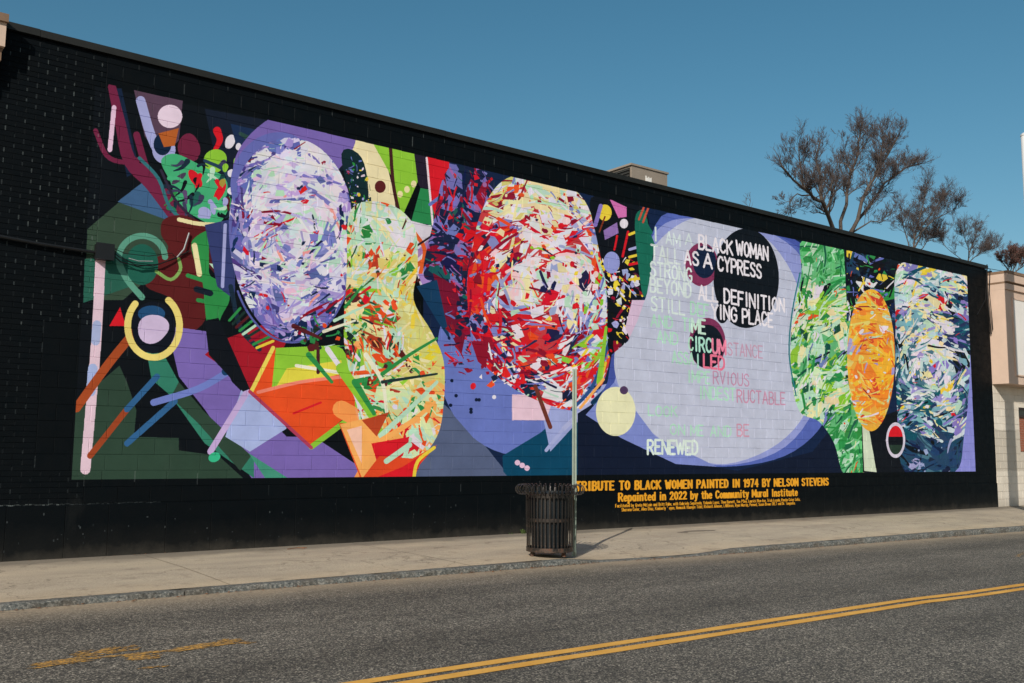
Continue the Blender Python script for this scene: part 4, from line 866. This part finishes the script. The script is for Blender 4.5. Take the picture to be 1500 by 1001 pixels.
# ------------------------------------------------------------------ sign post behind the bin
sp = tag(empty('sign_post', (8.83, 10.06, -.01)), 'grey metal sign post with small sign seen edge-on behind the litter bin', 'sign post')
GALV = simple('galvanised', rgb(132, 146, 136), .45, .55, .15, 9, .1)
m = MB()                                     # perforated channel section, open side turned away
for (x0, x1, y0, y1) in ((-.030, -.012, -.022, -.018), (-.0119, -.008, -.022, .020), (-.0079, .008, .0165, .020), (.0081, .0120, -.022, .020), (.0121, .030, -.022, -.018)): m.box(x0, x1, y0, y1, -.05, 2.50)
o = m.build('post', GALV, sp); o.rotation_euler = (0, 0, math.radians(-40))
m = MB()
for k in range(24): m.tube([(-.0, .0201, .15 + k * .098), (-.0, .0225, .15 + k * .098)], .005, 6)
o = m.build('post_hole', DK, sp); o.rotation_euler = (0, 0, math.radians(-40)); o['kind'] = 'stuff'
m = MB(); a = math.radians(47.0)
m.box(.0, .30, -.0015, .0015, 2.06, 2.51); o = m.build('sign_panel', simple('sign_back', rgb(58, 84, 90), .5, .4), sp); o.rotation_euler = (0, 0, a); o.location = (.020, -.012, 0)
m = MB(); m.tube([(.02, -.01, 2.40), (.02, .03, 2.40)], .006, 6); m.tube([(.02, -.01, 2.14), (.02, .03, 2.14)], .006, 6); m.build('bolt', GALV, sp)

# ------------------------------------------------------------------ litter bin
bx_, by_ = 8.40, 10.06
bn = tag(empty('litter_bin', (bx_, by_, -.012)), 'round black slatted steel litter bin with curled tops, rust at its foot', 'litter bin')
def rust_mat(name, lvl):
    t = NT(name, .42, .5, .5); sx = t.n('ShaderNodeSeparateXYZ'); t.l(t.tc.outputs['Object'], sx.inputs[0])
    n = t.noise(14, 5, .7)
    f = t.math('SUBTRACT', t.math('ADD', n, lvl), t.math('MULTIPLY', sx.outputs['Z'], .25))
    t.col(t.ramp(f, [(.42, rgb(52, 49, 47)), (.56, rgb(84, 68, 58)), (.72, rgb(112, 74, 56))]))
    t.l(t.ramp(f, [(.45, .32), (.6, .8)]), t.b.inputs['Roughness']); t.bump(t.noise(90, 4), .3, .003); return t.m
RUST = rust_mat('rusty_black_steel', -.06); RUST2 = rust_mat('rusty_band_steel', .03)
NR = 36; RB_ = .305
ribp = []
for zz in (.075, .3, .55, .79): ribp.append((RB_ + .012 * (zz > .5) , zz))
cr = .066; ccx, ccz = RB_ + .014 + cr + .012, .865
for k in range(0, 13):
    th = math.radians(180 - k * 28); ribp.append((ccx + cr * math.cos(th) * 1.0, ccz + cr * math.sin(th)))
m = MB(); hw, ht = .0095, .003                # flat bar bent along its length
for i, (r, zz) in enumerate(ribp):
    a = ribp[max(i - 1, 0)]; b = ribp[min(i + 1, len(ribp) - 1)]; tx, tz = b[0] - a[0], b[1] - a[1]; L = math.hypot(tx, tz); nx, nz_ = tz / L * ht, -tx / L * ht
    w_ = hw if zz < .9 and i < 4 else hw * .7
    m.v += [(r + nx, -w_, zz + nz_), (r + nx, w_, zz + nz_), (r - nx, w_, zz - nz_), (r - nx, -w_, zz - nz_)]
for i in range(len(ribp) - 1):
    for j in range(4):
        a = i * 4 + j; b = i * 4 + (j + 1) % 4; m.f.append((a, b, b + 4, a + 4))
m.f.append((3, 2, 1, 0)); q = (len(ribp) - 1) * 4; m.f.append((q, q + 1, q + 2, q + 3))
rib = m.mesh('rib', RUST)
for k in range(NR):
    link('rib', rib, bn, (0, 0, 0), (rf.uniform(-.004, .004), 0, 2 * math.pi * k / NR + rf.uniform(-.012, .012)))
def hoop(z0, z1, r, name, mat):
    m = MB(); n = 48
    for k in range(n):
        a, b = 2 * math.pi * k / n, 2 * math.pi * (k + 1) / n
        for (r0, r1) in ((r, r - .006),):
            A = [(rr * math.cos(t), rr * math.sin(t), zz) for t in (a, b) for rr in (r0, r1) for zz in (z0, z1)]
            m.quad(A[0], A[4], A[5], A[1]); m.quad(A[6], A[2], A[3], A[7]); m.quad(A[1], A[5], A[7], A[3]); m.quad(A[4], A[0], A[2], A[6])
    return m.build(name, mat, bn)
hoop(.06, .115, RB_ + .008, 'band', RUST2); hoop(.45, .495, RB_ + .0005, 'band', RUST2); hoop(.76, .815, RB_ + .012, 'band', RUST2)
m = MB(); n = 40
def ringpts(r, z): return [(r * math.cos(2 * math.pi * k / n), r * math.sin(2 * math.pi * k / n), z) for k in range(n)]
LR = [(.235, .10), (.262, .5), (.275, .81), (.287, .815), (.287, .835), (.262, .835), (.255, .5), (.228, .12)]
for r, z in LR: m.v += ringpts(r, z)
for i in range(len(LR) - 1):
    for k in range(n):
        a, b = i * n + k, i * n + (k + 1) % n; m.f.append((a, b, b + n, a + n))
m.f.append(tuple(range(n))[::-1]); m.f.append(tuple(len(LR) * n - n + k for k in range(n)))
m.build('liner', simple('dark_plastic', rgb(20, 28, 33), .35, 0, .15), bn, smooth=False)
for k in range(3):
    a = math.radians(40 + 120 * k); m = MB(); m.tube([(.24 * math.cos(a), .24 * math.sin(a), .0), (.24 * math.cos(a), .24 * math.sin(a), .085)], [.035, .025], 10); m.build('foot', RUST2, bn)
m = MB(); m.tube([(0, 0, .055), (0, 0, .07)], .30, 32); m.build('bottom_plate', RUST2, bn)

# ------------------------------------------------------------------ weeds, leaf litter, small rubbish
WEED = simple('weed_green', rgb(70, 88, 44), .8); LEAF = simple('dry_leaf', rgb(120, 78, 48), .85, 0, .35, 30)
def weed(x, y, s, n, label):
    rr = random.Random(int(x * 100)); m = MB()
    for k in range(n):
        a = rr.uniform(0, 6.3); l = s * rr.uniform(.5, 1); b = Vector((math.cos(a), math.sin(a) * .5, rr.uniform(.4, 1.3))).normalized() * l; w = Vector((-math.sin(a), math.cos(a), 0)) * l * .13
        p = Vector((rr.uniform(-.04, .04), rr.uniform(-.02, .01), 0)); q = p + b * .55 + Vector((0, 0, l * .1)); e = p + b
        m.quad(p - w * .3, p + w * .3, q + w, q - w); m.poly([q - w, q + w, e])
    o = m.build('weed', WEED, None, (x, y, .0)); tag(o, label, 'weed')
gxz = lambda u, v, z=0: (lambda r: (r[0] * (z - CAM_H) / r[2], r[1] * (z - CAM_H) / r[2]))(ray(u, v))
x, _ = W(763, 782); weed(x, D - .06, .11, 26, 'small green weed at the wall foot left of the litter bin')
x, _ = W(745, 782); weed(x, D - .05, .04, 12, 'tiny weed tuft at the wall foot further left of the bin')
rl = random.Random(21); m = MB()
def bit(x, y, z, s):
    a = rl.uniform(0, 6.3); t = rl.uniform(-.4, .4); P_ = []
    for j in range(5):
        th = a + 2 * math.pi * j / 5; r = s * rl.uniform(.5, 1.1); P_.append((x + r * math.cos(th), y + r * math.sin(th) * .7, z + .004 + abs(math.sin(th + t)) * s * .4))
    m.poly(P_)
for k in range(420):
    c = rl.choice(((4.2, .9), (6.8, .5), (9.8, .6), (11.6, .35), (12.4, .8), (15.6, 1.2), (17.5, 1.2), (8.2, .4), (2, 1.5)))
    x = rl.gauss(*c); y = KY - abs(rl.gauss(0, .05)) - .015; bit(x, y, road_z(x), rl.uniform(.008, .024))
for k in range(110):
    x = rl.uniform(WX0, WX1); bit(x, D - .02 - abs(rl.gauss(0, .05)), .0, rl.uniform(.006, .018))
for k in range(46):
    x = rl.uniform(WX0, 24); y = rl.uniform(10.0, 12.8); bit(x, y, walk_z(x, y - KY - KW), rl.uniform(.006, .016))
tag(m.build('leaf_litter', LEAF), 'dry brown leaf crumbs gathered along the kerb and wall foot', 'leaf litter', kind='stuff')
m = MB(); SPOT = simple('dark_patch', rgb(120, 110, 98), .9, 0, .3, 20)
# tar-like stains on the pavement right of the post
for (u, v, a, b, zz) in ((1021, 778, .34, .05, .004), (1000, 780, .12, .04, .0045), (1040, 777.5, .14, .03, .005)):
    x, y = gxz(u, v); rr = random.Random(int(u)); m.poly([(x + a * math.cos(t) * rr.uniform(.7, 1.1), y + b * 2.4 * math.sin(t) * rr.uniform(.7, 1.1), zz) for t in np.linspace(0, 6.28, 14)[:-1]])
tag(m.build('pavement_stain', SPOT), kind='structure')
# ragged dead twig on the pavement at left
m = MB(); x, y = gxz(436, 804.5); m.tube([(x - .16, y - .02, .010), (x, y + .03, .014), (x + .14, y + .01, .010)], .006, 4); m.tube([(x, y, .02), (x + .08, y - .05, .012)], .005, 4)
tag(m.build('twig', LEAF), 'short brown twig lying on the pavement left of the bin', 'twig')

# ------------------------------------------------------------------ bare trees behind the roof
BARK = simple('bark', rgb(78, 70, 64), .95, 0, .3, 5, .6, 20); TWIG = simple('twig_bark', rgb(66, 58, 56), .9, 0, .2, 3, 0)
def tree(Y, limbs, base_px, base_r, label, seed, dens=1.0, bark=BARK, twig=TWIG, lean=(.0, 0), len0=1.0, buds=None, bud_n=0):
    rr = random.Random(seed)
    def wpt(u, v, dy): 
        r = ray(u, v); k = (Y + dy) / r[1]; return Vector((r[0] * k, Y + dy, r[2] * k + CAM_H))
    b = wpt(base_px[0], base_px[1], 0); root = empty('bare_tree', (b.x, Y, -.9)); tag(root, label, 'tree', 'bare trees behind the roof')
    O = Vector((b.x, Y, -.9)); trunk = MB(); branches = MB(); twigs = MB()
    trunk.tube([Vector((0, 0, 0)), Vector((rr.uniform(-.1, .1), 0, (b.z + .9) * .5)), b - O], [base_r * 1.5, base_r * 1.1, base_r], 10)
    buds_m = MB()
    def grow(p, d, L, r, lvl):
        n = 4 if lvl < 3 else 3; pts = [p]; rad = [r]; q = p.copy(); dd = d.copy()
        for k in range(n):
            dd = (dd + Vector((rr.gauss(0, .20), rr.gauss(0, .20), rr.gauss(.07, .16) + lean[0]))).normalized(); q = q + dd * L / n; pts.append(q.copy()); rad.append(r * (1 - .72 * (k + 1) / n))
        (branches if lvl < 2 else twigs).tube(pts, [max(x, .006) for x in rad], 5 if lvl < 2 else 3, cap=False)
        if bud_n and lvl >= 3:
            for _ in range(bud_n):
                c = pts[rr.randrange(1, len(pts))]; s = rr.uniform(.03, .08); a = Vector((rr.gauss(0, 1), rr.gauss(0, 1), rr.gauss(0, 1))).normalized() * s; e = a.orthogonal().normalized() * s
                buds_m.poly([c, c + a, c + a * .6 + e])
        if lvl >= 4: return
        kids = {0: 8, 1: 8, 2: 6, 3: 4}[lvl]; kids = max(2, int(kids * dens * rr.uniform(.75, 1.2)))
        for k in range(kids):
            t = rr.uniform(.18, 1.0); i = min(int(t * n), n - 1); f = t * n - i; s = pts[i].lerp(pts[i + 1], f)
            ax = Vector((rr.gauss(0, 1), rr.gauss(0, 1), rr.gauss(0, .6))).normalized(); nd = ((pts[i + 1] - pts[i]).normalized() * 1.0 + ax * .72 + Vector((lean[1], 0, .22))).normalized()
            grow(s, nd, L * rr.uniform(.42, .68) * (1 - .25 * t), max(.006, rad[i] * .55), lvl + 1)
    for lm in limbs:
        P_ = lm[0]; dy = lm[1]; r0 = lm[2] * .72; n = len(P_) // 2; pts = []
        for k in range(n):
            t = k / (n - 1); pts.append(wpt(P_[2 * k], P_[2 * k + 1], dy * t) - O)
        # roughen
        fine = []
        for a, c in zip(pts, pts[1:]):
            fine += [a, a.lerp(c, .5) + Vector((rr.gauss(0, .06), rr.gauss(0, .1), rr.gauss(0, .06)))]
        fine.append(pts[-1]); rad = [r0 * (1 - .75 * k / (len(fine) - 1)) for k in range(len(fine))]
        trunk.tube(fine, rad, 7)
        tot = sum((c - a).length for a, c in zip(fine, fine[1:])); ns = int(tot * 3.9 * dens)
        for k in range(ns):
            t = rr.uniform(.22, 1) if rr.random() < .8 else 1; i = min(int(t * (len(fine) - 1)), len(fine) - 2); s = fine[i].lerp(fine[i + 1], rr.random()); td = (fine[i + 1] - fine[i]).normalized()
            ax = Vector((rr.gauss(0, 1), rr.gauss(0, 1), rr.gauss(0, .5))).normalized(); nd = (td * .9 + ax * .75 + Vector((lean[1], 0, .45))).normalized()
            grow(s, nd, len0 * rr.uniform(.8, 2.1) * (1.15 - .45 * t), max(.013, rad[i] * .4), 2 if t > .8 else 1)
    trunk.build('trunk', bark, root, smooth=True); branches.build('branches', bark, root)['kind'] = 'stuff'; twigs.build('twigs', twig, root)['kind'] = 'stuff'
    if buds_m.v: buds_m.build('buds', buds, root)['kind'] = 'stuff'
tree(34, [((1228, 352, 1214, 318, 1205, 296, 1186, 282, 1162, 264, 1146, 244), -2.5, .20), ((1210, 306, 1202, 275, 1196, 240, 1202, 205), 1.0, .14), ((1214, 316, 1218, 288, 1236, 270), -1, .09),
          ((1232, 352, 1240, 300, 1248, 250, 1258, 205, 1262, 186), 1.5, .17), ((1248, 252, 1238, 240, 1228, 236), 1, .08), ((1242, 350, 1262, 296, 1284, 256, 1300, 228, 1318, 196), -1.5, .18),
          ((1246, 340, 1272, 304, 1296, 268, 1326, 246, 1350, 240), 2, .15), ((1250, 340, 1276, 324, 1302, 322), -1, .08), ((1188, 286, 1168, 284, 1156, 296, 1160, 320), 1.5, .07), ((1284, 258, 1290, 228, 1294, 196), 1, .09), ((1176, 276, 1172, 240, 1170, 214), -1, .08)],
     (1236, 352), .34, 'largest bare tree, broad fan of upswept limbs behind the black roof', 41, 1.0)
tree(44, [((1334, 385, 1340, 345, 1352, 300, 1358, 268), 0, .14), ((1336, 370, 1350, 330, 1375, 300, 1384, 288), 1.5, .10), ((1340, 352, 1368, 322, 1396, 308, 1404, 298), -2, .08), ((1334, 372, 1324, 335, 1318, 300), 1, .08), ((1338, 375, 1360, 350, 1382, 346), 2, .07)],
     (1334, 390), .22, 'narrower bare tree with one long side branch, right of the largest tree', 43, 1.05, len0=1.1)
tree(52, [((1418, 398, 1420, 370, 1428, 348, 1432, 336), 0, .12), ((1419, 385, 1440, 368, 1462, 362), 1.5, .08), ((1419, 378, 1414, 352, 1410, 338), -1, .07), ((1420, 390, 1392, 368, 1378, 352), 1, .07)],
     (1418, 404), .16, 'small bare tree low above the roof end near the white pole', 47, 1.05, len0=1.15)
tree(30, [((1097, 330, 1097, 304, 1099, 290), 0, .03), ((1097, 310, 1103, 296), .3, .015)], (1097, 340), .05, 'slender bare treetop just peeping over the roof, leftmost of the trees', 53, .35, len0=.45)
tree(40, [((1478, 410, 1474, 392, 1466, 380), 0, .10), ((1480, 408, 1488, 388, 1494, 374), 1, .10), ((1484, 405, 1502, 388, 1514, 380), -1, .09), ((1480, 400, 1482, 384, 1478, 374), -1, .07)], (1481, 420), .2, 'tree with reddish brown buds behind the pink building cornice', 59, 1.1, twig=simple('russet_twig', rgb(76, 60, 54), .9, 0, .2, 3, 0), len0=.8, buds=simple('russet_bud', rgb(92, 52, 44), .8), bud_n=1)
